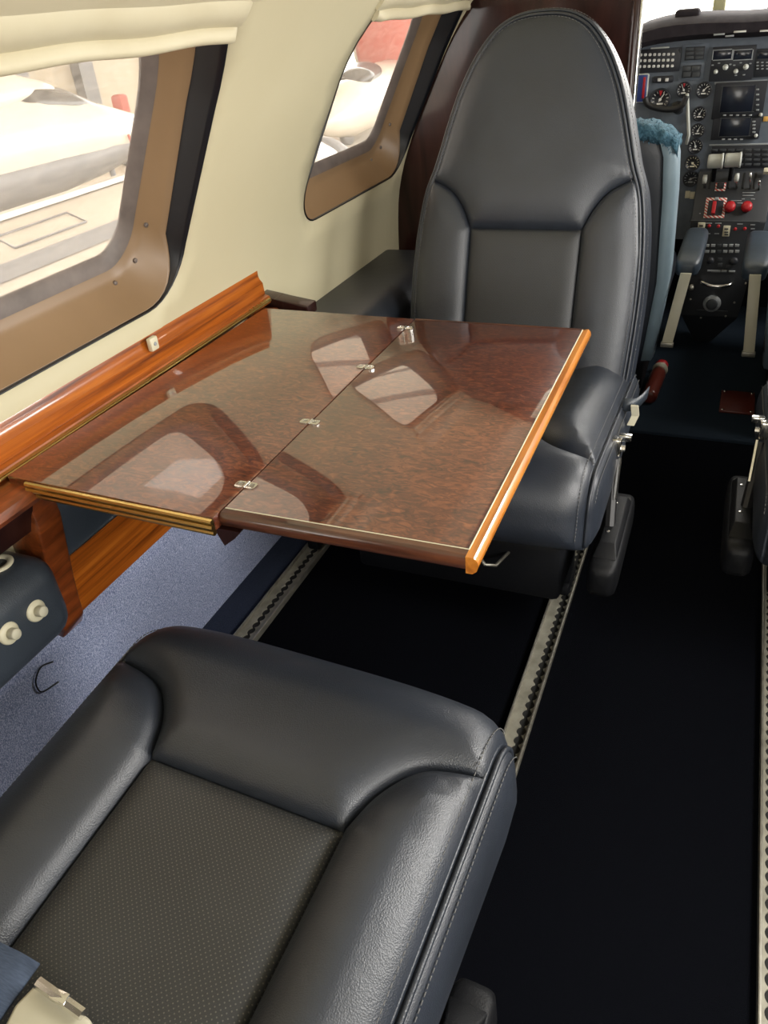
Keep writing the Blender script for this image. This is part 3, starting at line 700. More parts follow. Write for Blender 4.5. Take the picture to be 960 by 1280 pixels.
# ------------------------------------------------------------------ aisle odds and ends
pq = [onZ(x_, y_, .012) for x_, y_ in ((900, 489), (942, 490), (944, 516), (901, 516))]; c_ = np.mean(pq, axis=0); wq = (np.linalg.norm(pq[1] - pq[0]) + np.linalg.norm(pq[2] - pq[3])) / 2; hq = (np.linalg.norm(pq[3] - pq[0]) + np.linalg.norm(pq[2] - pq[1])) / 2
pl = thing('floor_plate', (c_[0], c_[1], .008), 'small red brown plate screwed to the cockpit doorway floor', 'floor plate')
S('plate', B((0, 0, .003), (wq, hq, .006), .0015), M['redbrown'], pl)
for sx in (-1, 1):
    for sy in (-1, 1):
        bm = bmesh.new(); lathe(bm, (sx * (wq / 2 - .008), sy * (hq / 2 - .008), .006), (0, 0, 1), [(.004, 0), (.004, .001), (0, .0018)], 10); link('screw', bm, M['chrome'], pl)
# red brown bottle beside the pilot seat base
b0 = Vector(onZ(811, 497, .028)); b1 = Vector(onZ(829, 452, .028)); dv = (b1 - b0)
fe = thing('red_bottle', b0, 'small red brown bottle lying on the floor behind the tall seat', 'bottle')
bm = bmesh.new(); lathe(bm, (0, 0, 0), dv, [(.012, 0), (.019, .004), (.020, .010), (.020, dv.length * .62), (.017, dv.length * .70), (.012, dv.length * .74)], 20); link('bottle_body', bm, M['redbrown'], fe)
bm = bmesh.new(); lathe(bm, dv * .76, dv, [(.021, 0), (.021, .004), (.012, .005)], 20); link('cream_ring', bm, M['cream_metal'], fe)
bm = bmesh.new(); lathe(bm, dv * .82, dv, [(.014, 0), (.018, .006), (.018, .018), (.012, .026), (0, .028)], 16); link('cap', bm, M['red'], fe)
# loose belt between seat back and cushion of the far seat
lb = thing('lap_belt', tuple(onY(790, 505, 1.27)), 'slate grey lap belt hanging off the aisle side of the tall seat', 'seat belt'); o4 = Vector(lb.location)
bm = bmesh.new(); path = [(778, 505, 1.26), (786, 506, 1.26), (794, 505, 1.265), (802, 499, 1.28), (810, 490, 1.30)]
pp = [Vector(onY(*p_)) - o4 for p_ in path]; rings = []
for p_ in pp: rings.append([p_ + Vector((0, -.003, -.011)), p_ + Vector((.001, -.001, .0)), p_ + Vector((.002, 0, .011)), p_ + Vector((.001, .003, .010)), p_ + Vector((-.001, .002, -.010))])
loft(bm, rings); link('webbing', bm, M['leather_blue'], lb)
bm = bmesh.new(); rings = []
for p_ in [Vector(onY(*q_)) - o4 for q_ in ((793, 508, 1.25), (794, 520, 1.25), (788, 532, 1.24))]: rings.append([p_ + Vector(v_) for v_ in ((-.006, 0, 0), (.006, 0, 0), (.006, .006, 0), (-.006, .006, 0))])
loft(bm, rings); S('tongue', bm, M['cream_metal'], lb)

# ------------------------------------------------------------------ cockpit
YP = 2.50
def panel_at(x, y, Y=YP): return Vector(onY(x, y, Y))
def pscale(x, y, Y=YP):
    a_ = panel_at(x, y, Y); b_ = panel_at(x + 10, y, Y); c2 = panel_at(x, y + 10, Y); return (b_ - a_).length / 10, (c2 - a_).length / 10
ip = thing('instrument_panel', (0, YP, .2), 'grey instrument panel full of gauges, keys and dark screens', 'instrument panel'); o5 = Vector(ip.location)
def PB(name, cx, cy, w_, h_, dep, mt, parent=None, out=0.0, bev=.001):
    """a box on the panel face, centre and size in photo pixels converted to metres at the panel"""
    p_ = panel_at(cx, cy); sx, sy = pscale(cx, cy)
    o = S(name, B((p_.x, YP - out - dep / 2, p_.z), (w_ * sx, dep, h_ * sy), bev) - 0 if False else B((p_.x, YP - out - dep / 2, p_.z), (w_ * sx, dep, h_ * sy), bev), mt, ip if parent is None else parent)
    o.data.transform(Matrix.Translation(-o5)); return o
zt = .800
HB0 = [(806, 56), (825, 53), (850, 49.5), (890, 46.5), (935, 45.5)]; fz = [(onY(a_, b_, YP - .055)[0], onY(a_, b_, YP - .055)[2] - .006) for a_, b_ in HB0]
bm = bmesh.new(); face = [(-.52, .30), (-.58, .52), (-.52, .60), (-.42, fz[0][1] - .062)] + fz + [(0, fz[-1][1]), (.12, fz[3][1]), (.22, fz[1][1]), (.28, fz[0][1]), (.42, fz[0][1] - .062), (.52, .60), (.50, .30)]
prism(bm, [(x, YP, z) for x, z in face], (0, .03, 0)); o = S('panel_face', bm, M['panel'], ip); o.data.transform(Matrix.Translation(-o5))
# glareshield hood
gs = thing('glareshield', (0, YP, .8), 'dark curved glareshield hood above the instrument panel', 'glareshield'); bm = bmesh.new(); rings = []
HT = [(806, 31), (825, 25.5), (850, 21), (890, 18.5), (935, 18)]; hx = [(onY(px_, py_, YP - .03)[0], onY(px_, py_, YP - .03)[2]) for px_, py_ in HT]
HB = [(806, 56), (825, 53), (850, 49.5), (890, 46.5), (935, 45.5)]; hb_ = [(onY(px_, py_, YP - .055)[0], onY(px_, py_, YP - .055)[2]) for px_, py_ in HB]
def hood_z(x, tab, x0=.0):
    x = x if x <= 0 else -x; xs = [-.62, -.42] + [t[0] for t in tab] + [0]; zs = [tab[0][1] - .20, tab[0][1] - .06] + [t[1] for t in tab] + [tab[-1][1]]; return float(np.interp(x, xs, zs))
for x in (-.62, -.52, -.42, -.34, -.28, -.24, -.20, -.16, -.12, -.08, -.04, 0, .04, .08, .14, .20, .28, .34, .42, .52, .60):
    zt_ = hood_z(x, hx); zb_ = hood_z(x, hb_)
    zb = zb_ - .004
    rings.append([(x, YP - .03, zb), (x, YP - .055, zb + .012), (x, YP - .055, zt_ - .016), (x, YP - .030, zt_ - .002), (x, YP + .08, zt_ + .006), (x, Y1 + .04, zt_ - .02), (x, Y1 + .04, zb), (x, YP + .02, zb)])
loft(bm, rings); o = sharp(link('hood', bm, M['glareshield'], gs), 60); o.data.transform(Matrix.Translation(-Vector(gs.location)))
for x_, y_, w_ in ((925, 39.5, 10), (957, 38.5, 9), (899, 43, 9), (912, 45, 7)):
    p_ = panel_at(x_, y_, YP - .057); o = S('placard', B(p_ - Vector(gs.location), (w_ * .0029, .004, .004), .0005), M['white'] if y_ < 41 else M['grey_key'], gs)
p_ = panel_at(860, 16.5, YP + .02); o = link('glareshield_pod', box(bmesh.new(), p_ - Vector(gs.location), (.06, .06, .02), .008, None, 3), M['glareshield'], gs)

# annunciator keys
an = PB('annunciator_panel', 823, 75.5, 55, 29, .006, M['panel_dark'])
for r_ in range(3):
    for c3 in range(8):
        PB('round_key', 801.5 + c3 * 5.75 - r_ * .6, 68.3 + r_ * 7.3 - c3 * .12, 3.6, 3.6, .004, M['white'], an, .006, .004)
PB('label_plate', 825, 60.5, 23, 3.6, .003, M['grip'])
PB('toggle', 850, 63, 2, 4, .006, M['white'])
for cx, cy, w_, h_, nx, ny in ((868.5, 66.5, 24, 16, 2, 3), (864.5, 89, 23, 15, 2, 2)):
    PB('display_frame', cx, cy, w_ + 9, h_ + 7, .003, M['panel'])
    d_ = PB('warning_display', cx, cy, w_, h_, .007, M['panel_dark'])
    for i in range(nx):
        for j in range(ny): PB('warning_tile', cx + (i - (nx - 1) / 2) * w_ / nx, cy + (j - (ny - 1) / 2) * h_ / ny, w_ / nx - 2, h_ / ny - 1.5, .002, M['dark_key'], d_, .007)
def frame(cx, cy, w_, h_, t, mt, parent, out):
    for dx, dy, ww, hh in ((0, -h_ / 2, w_, t), (0, h_ / 2, w_, t), (-w_ / 2, 0, t, h_), (w_ / 2, 0, t, h_)): PB('screen_border', cx + dx, cy + dy, ww, hh, .002, mt, parent, out, .0002)
def knob(cx, cy, r_, parent, mt, out=.006, h_=.012):
    p_ = panel_at(cx, cy); s_ = pscale(cx, cy)[0]; bm = bmesh.new()
    lathe(bm, (p_.x, YP - out, p_.z), (0, -1, 0), [(r_ * s_, 0), (r_ * s_ * .95, h_ * .4), (r_ * s_ * .7, h_ * .45), (r_ * s_ * .6, h_), (0, h_)], 16)
    o = link('knob', bm, mt, parent); o.data.transform(Matrix.Translation(-o5)); return o
ra = PB('radio_unit', 915.5, 79, 54, 42, .010, M['panel_dark'])
for cx in (903.3, 928.6):
    PB('radio_display', cx, 68, 23, 11.5, .002, M['screen'], ra, .010); frame(cx, 68, 24, 12.5, 1.1, M['grey_key'], ra, .010)
for cx, cy, r_ in ((907, 83.5, 3.6), (932.5, 83, 3.6), (895, 89, 2.8), (920, 88.5, 3)): knob(cx, cy, r_, ra, M['grip'], .010)
for cx, cy in ((891, 81), (899, 78.5), (913, 80), (918, 81), (926, 78), (938, 79), (920, 93.5), (930, 93)): PB('key', cx, cy, 3, 1.5, .003, M['grey_key'], ra, .010)
r2 = PB('radio_unit', 958, 78, 27, 34, .010, M['panel_dark'])
PB('radio_display', 958, 68, 22, 9, .002, M['screen'], r2, .010)
for i in range(3):
    for j in range(3): PB('key', 947 + i * 6, 77.5 + j * 4, 3, 1.6, .003, M['grey_key'], r2, .010)
ef = PB('flight_display', 802, 110, 17, 36, .010, M['grip'], None, 0, .006); PB('screen', 802, 110, 14, 33, .003, M['blue_display'], ef, .010, .002); PB('warning_band', 805.5, 109, 3, 26, .002, M['red'], ef, .013, .0004)
sx_ = PB('switch_box', 829, 99, 26, 8.5, .008, M['panel_dark'], None, 0, .004)
for cx in (824.5, 834): PB('rocker_switch', cx, 99.3, 4, 4, .004, M['white'], sx_, .008)
def gauge(cx, cy, r_, ang, red=False, mt='white'):
    p_ = panel_at(cx, cy); s_ = pscale(cx, cy)[0]; R0 = r_ * s_; c0 = Vector((p_.x, YP, p_.z))
    bm = bmesh.new(); lathe(bm, c0, (0, -1, 0), [(R0 * 1.18, 0), (R0 * 1.18, .008), (R0 * 1.08, .012), (R0, .011), (R0 * .97, .006), (0, .006)], 28); g = link('gauge', bm, M['panel_dark'], ip); g.data.transform(Matrix.Translation(-o5))
    bm = bmesh.new()
    for kk in range(11):
        t_ = -2.3 + kk * .46; rot = Matrix.Rotation(-t_, 3, 'Y').inverted(); rr = R0 * .82
        box(bm, c0 + Vector((rr * math.sin(t_), -.0068, rr * math.cos(t_))), (R0 * .10, .001, R0 * .24), 0, Matrix.Rotation(t_, 3, 'Y'))
    o_ = link('tick_marks', bm, M[mt], g, False); o_.data.transform(Matrix.Translation(-o5))
    bm = bmesh.new(); box(bm, c0 + Vector((R0 * .25 * math.sin(ang), -.0085, R0 * .25 * math.cos(ang))), (R0 * .10, .001, R0 * 1.0), 0, Matrix.Rotation(ang, 3, 'Y')); box(bm, c0 + Vector((0, -.008, -R0 * .45)), (R0 * .7, .001, R0 * .18)); lathe(bm, c0 + Vector((0, -.006, 0)), (0, -1, 0), [(R0 * .16, 0), (R0 * .16, .004), (0, .004)], 12)
    o_ = link('needle', bm, M[mt], g, False); o_.data.transform(Matrix.Translation(-o5))
    if red:
        bm = bmesh.new(); prism(bm, [c0 + Vector((-R0 * .22, -.0085, R0 * .95)), c0 + Vector((R0 * .22, -.0085, R0 * .95)), c0 + Vector((0, -.0085, R0 * .35))], (0, -.0015, 0)); o_ = link('red_bug', bm, M['red'], g, False); o_.data.transform(Matrix.Translation(-o5))
gauge(825.5, 124, 11, .6, True)
gauge(855, 112, 8, -.5, True); gauge(880, 112.5, 8.5, .8); gauge(874.5, 142, 7.5, .5); gauge(872.5, 163, 7.5, .4); gauge(869.5, 182.5, 8, -.3); gauge(866, 203.5, 8.5, 2.2, False, 'beige'); gauge(863.5, 223, 8.5, 1.2, False, 'grey_key'); gauge(848, 133, 6, 1.9, False, 'dark_key')
for cx, cy, w_, h_, sw_, sh_, sdx in ((924, 125, 64, 45, 40, 32, -2), (920, 160, 60, 27, 37, 22, -1)):
    f_ = PB('multifunction_display', cx, cy, w_, h_, .012, M['panel_dark'], None, 0, .002)
    PB('screen', cx + sdx, cy - 2, sw_, sh_, .002, M['screen'], f_, .012); frame(cx + sdx, cy - 2, sw_ + 1, sh_ + 1, .7, M['dark_key'], f_, .012)
    for j in range(5 if h_ > 30 else 4):
        PB('side_key', cx + sdx + sw_ / 2 + 5, cy - sh_ / 2 + j * sh_ / 5 + 2, 4, 2, .003, M['grey_key'], f_, .012)
        PB('bottom_key', cx + sdx - sw_ / 2 + 4 + j * sw_ / 5, cy + sh_ / 2 + 2.2, 4, 1.8, .003, M['grey_key'], f_, .012)
    knob(cx + w_ / 2 - 5, cy + h_ / 2 - 5, 2.4, f_, M['grip'], .012)
PB('bright_strip', 926, 102.5, 66, 3, .006, M['grey_key'])
PB('amber_placard', 957, 148.5, 6, 6, .004, M['amber'])
PB('lower_panel', 925, 180.5, 78, 2, .004, M['grey_key'])
cbp = PB('switch_bank', 926, 196, 76, 28, .006, M['panel_dark'])
for i in range(7):
    for j in range(4): PB('small_switch', 893 + i * 10.6, 187 + j * 6, 8, 3, .004, M['dark_key'], cbp, .006)

# control column and yoke
yk = thing('control_yoke', tuple(panel_at(860, 130, YP - .10)), 'dark control yoke with a thin pale rod in front of the gauges', 'yoke'); o6 = Vector(yk.location)
def Q(x, y, Y): return panel_at(x, y, Y) - o6
bm = bmesh.new(); tube(bm, [Q(859, 117, YP - .10), Q(860, 145, YP - .10), Q(861, 168, YP - .10), Q(858, 180, YP - .09)], .0042, 8); link('pale_rod', bm, M['grip'], yk)
bm = bmesh.new(); tube(bm, [Vector(p3) for p3 in catmull([tuple(Q(*q_)) for q_ in ((806, 122, YP - .11), (812, 132, YP - .11), (835, 137, YP - .11), (852, 132, YP - .11), (858, 120, YP - .11))], 5)], .0075, 10); link('yoke_grip', bm, M['black_plastic'], yk)
bm = bmesh.new(); tube(bm, [Q(845, 134, YP - .11), Q(848, 137, YP - .016)], .013, 12); link('shaft', bm, M['black_plastic'], yk)

# centre pedestal
YQ = 2.37
pd = thing('center_pedestal', (-.02, YQ, .02), 'dark center pedestal with power levers and red knobs', 'pedestal'); o7 = Vector(pd.location)
PA0, PA1 = np.array(onY(880, 214, 2.46)), np.array(onY(872, 277, YQ))
nA = np.cross(np.array([1, 0, 0]), PA1 - PA0); nA /= np.linalg.norm(nA)
if nA[1] > 0: nA = -nA
nAv = Vector(nA); tA = Vector(PA1 - PA0); tA = Vector((0, tA.y, tA.z)).normalized()
rotA = Matrix((Vector((1, 0, 0)), -nAv, -tA)).transposed()          # local x, into the face, up the face
def A(x, y, out=0): return Vector(on(x, y, PA0, nA)) + nAv * out
def Bp(x, y, out=0): return Vector(onY(x, y, YQ)) + Vector((0, -out, 0))
xl, xr = Bp(858, 300).x, Bp(955, 300).x + .10
bm = bmesh.new(); zA0, zA1 = PA0[2], PA1[2]; zb = Bp(880, 395).z
prof = [(2.46, zA0), (YQ, zA1), (YQ, zb), (YQ + .07, .012), (2.495, .012), (2.495, zA0)]
xa, xb = xl + .005, xl + .195
rr = [[(x, y, z) for y, z in prof] for x in (xa, xb)]
loft(bm, rr)
for v in bm.verts:
    if v.co.z < .05: v.co.x = (xa + xb) / 2 + (v.co.x - (xa + xb) / 2) * .25 - .02
    elif v.co.z < zb + .01: v.co.x = (xa + xb) / 2 + (v.co.x - (xa + xb) / 2) * .82 - .01
bevel_all(bm, .003); o = S('pedestal_body', bm, M['pedestal'], pd); o.data.transform(Matrix.Translation(-o7))
def AB(name, x, y, w_, h_, dep, mt, parent=None, out=0, bev=.0006, face='A'):
    p_ = A(x, y, out + dep / 2) if face == 'A' else Bp(x, y, out + dep / 2); s_ = (A(x + 10, y) - A(x, y)).length / 10
    sv = (A(x, y + 10) - A(x, y)).length / 10 if face == 'A' else (Bp(x, y + 10) - Bp(x, y)).length / 10
    o = S(name, B(p_, (w_ * s_, dep, h_ * sv), bev, rotA if face == 'A' else None), mt, pd if parent is None else parent); o.data.transform(Matrix.Translation(-o7)); return o
def disc(name, x, y, r_, h_, mt, face='A', prof=None, parent=None, out=0):
    p_ = A(x, y, out) if face == 'A' else Bp(x, y, out); s_ = (A(x + 10, y) - A(x, y)).length / 10; R0 = r_ * s_; bm = bmesh.new()
    lathe(bm, p_, nAv if face == 'A' else (0, -1, 0), prof(R0, h_) if prof else [(R0 * .8, 0), (R0, h_ * .35), (R0 * .95, h_ * .8), (R0 * .6, h_), (0, h_ * 1.02)], 24); o = link(name, bm, mt, pd if parent is None else parent); o.data.transform(Matrix.Translation(-o7)); return o
# power lever grips
for x0, x1, y_ in ((884.5, 904, 202), (906, 926.5, 200.5)):
    p0, p1 = Vector(onY(x0, y_, YQ + .02)), Vector(onY(x1, y_ - .8, YQ + .02)); ax_ = (p1 - p0)
    bm = bmesh.new(); lathe(bm, p0, ax_, [(.010, 0), (.0165, .001), (.0175, .006), (.0175, ax_.length * .85), (.0195, ax_.length * .9), (.0195, ax_.length), (.012, ax_.length + .001)], 20); o = link('power_lever', bm, M['grip'], pd); o.data.transform(Matrix.Translation(-o7))
    bm = bmesh.new(); mid = (p0 + p1) / 2; tube(bm, [mid, mid + Vector((0, .05, -.05)), mid + Vector((0, .09, -.12))], .006, 8); st = link('lever_arm', bm, M['black_frame'], o); st.data.transform(Matrix.Translation(-o7))
def lever(x, y, top, mt, r_=.004, knobr=.012):
    b_ = A(x, y); t_ = Vector(onY(x, top, YQ + .03)); bm = bmesh.new(); tube(bm, [b_, t_], r_, 8); o = link('lever', bm, M['chrome'], pd); o.data.transform(Matrix.Translation(-o7))
    if knobr:
        bm = bmesh.new(); lathe(bm, t_ - Vector((.006, 0, 0)), (1, 0, 0), [(.002, 0), (knobr, .001), (knobr, .011), (.002, .012)], 16); k_ = link('lever_knob', bm, mt, o); k_.data.transform(Matrix.Translation(-o7))
lever(881, 234, 224, M['grip'], .0035, .011); lever(921, 235, 222, M['grip'], .0035, .011); lever(938, 236, 216, M['chrome'], .003, 0); lever(949, 237, 226, M['chrome'], .003, 0)
AB('trim_button', 918.5, 209.5, 8, 4, .02, M['grip'], None, .02)
AB('cream_tab', 957.5, 218, 8, 5, .015, M['beige'], None, .01)
g_ = AB('striped_guard', 900.5, 234, 13, 10, .002, M['stripe_guard']); AB('guard_opening', 900.5, 233, 9, 7, .003, M['hole'], g_, .001)
for x in (888, 912, 930, 944): AB('lever_slot', x, 226, 2.5, 20, .002, M['hole'])
# guarded red switch and the two red knobs
g_ = AB('striped_guard', 894, 260, 26, 25, .002, M['stripe_guard'])
AB('guard_opening', 894, 260.5, 19, 18.5, .003, M['panel_dark'], g_, .001); rs = AB('red_switch', 892, 262, 5, 15, .012, M['red'], g_, .004, .002); tag(rs, 'red guarded switch')
AB('label_tab', 896, 249, 5, 3, .003, M['grey_key'], g_, .002)
for x in (912, 933): tag(disc('red_knob', x, 260.5, 7.2, .020, M['red']), 'round red knob')
for x, y, w_ in ((920, 251, 14), (925, 254, 7), (936, 241, 16), (935, 244.5, 14), (929, 249, 4), (941, 249, 5), (875, 267, 2)): AB('legend_strip', x, y, w_, 1.0, .0015, M['grey_key'])
AB('panel_joint', 905, 276.5, 88, 1, .002, M['dark_key'])
# lower face
for x, y in ((876.5, 284.5), (908, 288.5)):
    c_ = AB('switch_plate', x, y, 9, 13, .005, M['beige'], None, 0, .001, 'B')
    for j in (-3, 1, 4): AB('switch_slot', x, y + j, 5, 1.4, .003, M['panel_dark'], c_, .004, .0003, 'B')
for x, y in ((886.5, 282), (898, 282.5), (919, 286), (931, 285.5)): disc('red_light', x, y, 2.2, .006, M['red'], 'B')
for x, y, w_ in ((886, 279, 8), (898, 279, 8), (925, 280, 7), (885, 292, 6), (896, 292, 6), (941, 281, 6), (941, 286, 5)): AB('legend_strip', x, y, w_, 1.2, .0015, M['grey_key'], None, 0, .0003, 'B')
for r_ in range(2):
    for i in range(6): AB('push_key', 884 + i * 7.5, 306.5 + r_ * 7.5, 5.5, 3.2, .005, M['grey_key'] if i != 2 else M['dark_key'], None, 0, .0008, 'B')
for x, y, r_, mt in ((888, 325, 5, 'panel_dark'), (917, 326, 6, 'panel_dark')):
    k_ = disc('selector_knob', x, y, r_, .014, M[mt], 'B')
for x, y, w_, h_ in ((900, 324, 6, 4), (900, 331, 6, 5), (911, 333, 7, 4), (888, 338, 8, 2), (895, 338.5, 12, 2.5), (905, 338.5, 7, 2.5), (915, 339, 8, 2)): AB('small_key', x, y, w_, h_, .004, M['dark_key'] if h_ > 3 else M['grey_key'], None, 0, .0006, 'B')
bm = bmesh.new(); tube(bm, [Vector(v_) for v_ in catmull([tuple(Bp(*q_)) for q_ in ((876, 350, .002), (879, 351, .018), (890, 354, .024), (903, 354.5, .024), (912, 353.5, .018), (915, 353, .002))], 5)], .0055, 10); o = link('pull_handle', bm, M['chrome'], pd); o.data.transform(Matrix.Translation(-o7))
k_ = disc('round_vent', 890, 378.5, 12.2, .014, M['grey_key'], 'B'); disc('vent_center', 890, 378.5, 8, .004, M['dark_key'], 'B', None, k_, .014)
disc('latch_knob', 864.5, 358, 4, .02, M['steel'], 'B')
for x, y in ((863, 374), (932, 354), (918, 378), (876, 397), (907, 395)): disc('screw', x, y, 1.5, .004, M['steel'], 'B')
AB('seam_strip', 890, 388, 42, 1.2, .003, M['dark_key'], None, 0, .0003, 'B')
for x, y in ((861, 243), (867, 244)): PB('cream_placard', x - 1.5, y, 6, 9, .004, M['beige'])

# pilot seats
def pilot_seat(side, label):
    xi2 = .133; sgn = side
    cx_ = -.303 if side < 0 else .300
    root = thing('pilot_seat', (cx_, 2.0, 0), label, 'pilot seat', 0, 'cockpit seats')
    bm = bmesh.new(); W2 = .185; rings = []
    for z, hw_, y_, t in ((.13, .165, .00, .05), (.18, .18, -.005, .055), (.35, W2, -.03, .055), (.55, .178, -.055, .05), (.63, .172, -.066, .046), (.665, .160, -.070, .040), (.680, .135, -.072, .03)):
        rings.append([(hw_ * math.copysign(abs(math.cos(a)) ** .35, math.cos(a)), .02 - y_ * -1 * -1 if False else y_ + t * math.copysign(abs(math.sin(a)) ** .5, math.sin(a)), z) for a in [2 * PI * k_ / 32 for k_ in range(32)]])
    loft(bm, rings); link('backrest', bm, M['leather'], root)
    # side panels wrapping the edges, blue grey paled to look sunlit
    for s in (-1, 1):
        bm = bmesh.new(); rings = []
        for z, hw_, y_ in ((.14, .168, 0), (.35, W2 + .002, -.03), (.55, .181, -.055), (.63, .175, -.066), (.658, .166, -.069)):
            rings.append([(s * (hw_ - .022), y_ - .054, z), (s * (hw_ + .002), y_ - .046, z), (s * (hw_ + .006), y_ - .02, z), (s * (hw_ + .006), y_ + .03, z), (s * (hw_ - .004), y_ + .048, z), (s * (hw_ - .02), y_ + .03, z)])
        loft(bm, rings); tag(link('side_panel', bm, M['leather_sunlit'], root), 'blue grey side panel with sunlight put into its pale colour')
    # fleece over the top edge
    bm = bmesh.new(); rings = []
    nx = 46
    for i in range(nx + 1):
        u = -1 + 2 * i / nx; x = u * .178; zt_ = .695 - .035 * abs(u) ** 5; ring = []
        for k_ in range(18):
            a = 2 * PI * k_ / 18; j = 1 + random.uniform(-.18, .18); ring.append((x + random.uniform(-.003, .003), -.070 + .058 * math.cos(a) * j, zt_ - .014 + .020 * math.sin(a) * j))
        rings.append(ring)
    loft(bm, rings); o = link('fleece_cover', bm, M['sheepskin'], root); tag(o, 'teal sheepskin strip over the top edge')
    # loose tufts
    bm = bmesh.new()
    for _ in range(900):
        u = random.uniform(-1, 1); a = random.uniform(-.6, PI + .6); b_ = Vector((u * .178, -.070 + .060 * math.cos(a), .677 - .035 * abs(u) ** 5 + .020 * math.sin(a))); d_ = Vector((random.uniform(-.5, .5), math.cos(a), math.sin(a) + random.uniform(-.5, .2))).normalized() * .008
        s_ = Vector((random.uniform(-1, 1), random.uniform(-1, 1), 0)).normalized() * .0016; f1 = bm.faces.new([bm.verts.new(b_ - s_), bm.verts.new(b_ + s_), bm.verts.new(b_ + d_)])
    tag(link('fleece_pile', bm, M['sheepskin'], o), 'teal fleece tufts', kind='stuff')
    bm = bmesh.new(); box(bm, (0, .22, .26), (.36, .40, .09), .03, None, 3); link('seat_cushion', bm, M['leather'], root)
    S('base_frame', B((0, .20, .125), (.30, .36, .20), .01), M['black_frame'], root)
    for sx in (-1, 1): S('foot_rail', B((sx * .13, .20, .018), (.03, .42, .022), .004), M['steel'], root)
    bm = bmesh.new(); tube(bm, [(.165 * -side, -.055, .40), (.166 * -side, -.056, .44), (.17 * -side, -.058, .45)], .0025, 6); link('release_handle', bm, M['steel'], root)
    # inboard armrest with a pale metal strut
    ar = bpy.data.objects.new('armrest', None); C.objects.link(ar); ar.parent = root; lo = Vector(root.location)
    if side < 0: a0, a1, s0, s1 = onY(872, 292, 2.22), onY(858, 338, 1.98), onY(856, 350, 1.95), onY(834, 428, 1.93)
    else: a0, a1, s0, s1 = onY(949, 296, 2.22), onY(943, 344, 1.98), onY(943, 352, 1.95), onY(936, 440, 1.93)
    a0, a1, s0, s1 = (Vector(v_) - lo for v_ in (a0, a1, s0, s1)); d_ = (a1 - a0); d_n = d_.normalized(); sd = Vector((1, 0, 0)); up_ = sd.cross(d_n).normalized()
    if up_.z < 0: up_ = -up_
    bm = bmesh.new(); rings = []
    for q, k_ in ((0, .5), (.03, .85), (.1, 1), (.8, 1.05), (.93, .95), (.99, .7), (1.0, .45)):
        c3 = a0 + d_ * q; rings.append([c3 + sd * .028 * k_ * math.copysign(abs(math.cos(a)) ** .5, math.cos(a)) + up_ * .022 * k_ * math.copysign(abs(math.sin(a)) ** .5, math.sin(a)) for a in [2 * PI * j / 20 for j in range(20)]])
    loft(bm, rings); tag(link('arm_pad', bm, leather_arm, ar), 'slate blue padded armrest')
    bm = bmesh.new(); rings = []
    for c3, k_ in ((s0 + Vector((0, .02, .01)), 1), (s1, 1)):
        rings.append([c3 + Vector((x, y, 0)) for x, y in ((-.0125, -.004), (.0125, -.004), (.0125, .004), (-.0125, .004))])
    loft(bm, rings); bevel_all(bm, .001); tag(S('arm_strut', bm, M['cream_metal'], ar), 'pale metal strut')
    S('strut_foot', B(s1 + Vector((0, 0, -.005)), (.030, .014, .012), .002), M['steel'], ar)
leather_arm = leather_mat('slate_blue_armrest', (.030, .045, .065), .42)
pilot_seat(-1, 'dark pilot seat with teal fleece top left of the cockpit aisle')
pilot_seat(1, 'dark copilot seat cut off by the right edge of the photo')

# windscreen
wsn = bpy.data.objects.new('window_%d' % k, None); C.objects.link(wsn); struct(wsn, 'bright cockpit windscreen above the glareshield', 'window')
S('center_post', B((-.115 + .0, Y1 + .02, 1.0), (.034, .04, .44), .006), M['post'], wsn)
for x, w_ in ((-.44, .61), (.25, .68)):
    bm = B((x, Y1 + .03, .99), (w_, .006, .42)); S('windscreen_pane', bm, M['clear'], wsn)
S('windscreen_frame', B((-.015, Y1 + .02, 1.21), (1.5, .05, .05), .01), M['post'], wsn)

# ------------------------------------------------------------------ outside on the ramp
struct(S('ground', B((-20, 15, -1.35), (80, 90, .1)), M['tarmac']), 'pale sunlit concrete ramp outside the windows', 'ground')
def body(bm, axis_pts, n=28, sq=1.0):
    """loft circles (y, x, z, rx, rz) along y"""
    return loft(bm, [[(x + rx_ * math.cos(a), y, z + rz_ * math.sin(a)) for a in [2 * PI * k_ / n for k_ in range(n)]] for y, x, z, rx_, rz_ in axis_pts])
nc = thing('engine_nacelle', (-2.5, 2.4, -.05), 'pale engine nacelle with a grey stripe just outside the large window', 'engine nacelle'); on_ = Vector(nc.location)
def N(name, bm, mt, parent=None):
    o = link(name, bm, mt, parent or nc); o.data.transform(Matrix.Translation(-on_)); return o
bm = bmesh.new(); body(bm, [(-1.5, -2.55, -.05, .20, .20), (-.5, -2.55, .0, .45, .35), (.8, -2.55, .0, .50, .40), (3.4, -2.55, .0, .50, .40), (4.2, -2.55, .0, .45, .36), (4.7, -2.55, .02, .34, .28), (4.9, -2.55, .04, .22, .20)]); N('cowling', bm, M['air_beige'])
bm = bmesh.new(); rings = []
for y in np.linspace(.0, 3.4, 20): rings.append([(-2.55 + .504 * math.cos(a), y, .404 * math.sin(a)) for a in np.linspace(.78, .93, 5)])
loft(bm, rings, False, False); N('painted_stripe', bm, M['air_grey'])
bm = bmesh.new(); rings = []
for y in np.linspace(.0, 3.4, 20): rings.append([(-2.55 + .506 * math.cos(a), y, .405 * math.sin(a)) for a in np.linspace(1.42, 1.56, 3)])
loft(bm, rings, False, False); N('crest_highlight', bm, M['white'])  # white strip painted in as the highlight along the nacelle crest
bm = bmesh.new(); loop = []
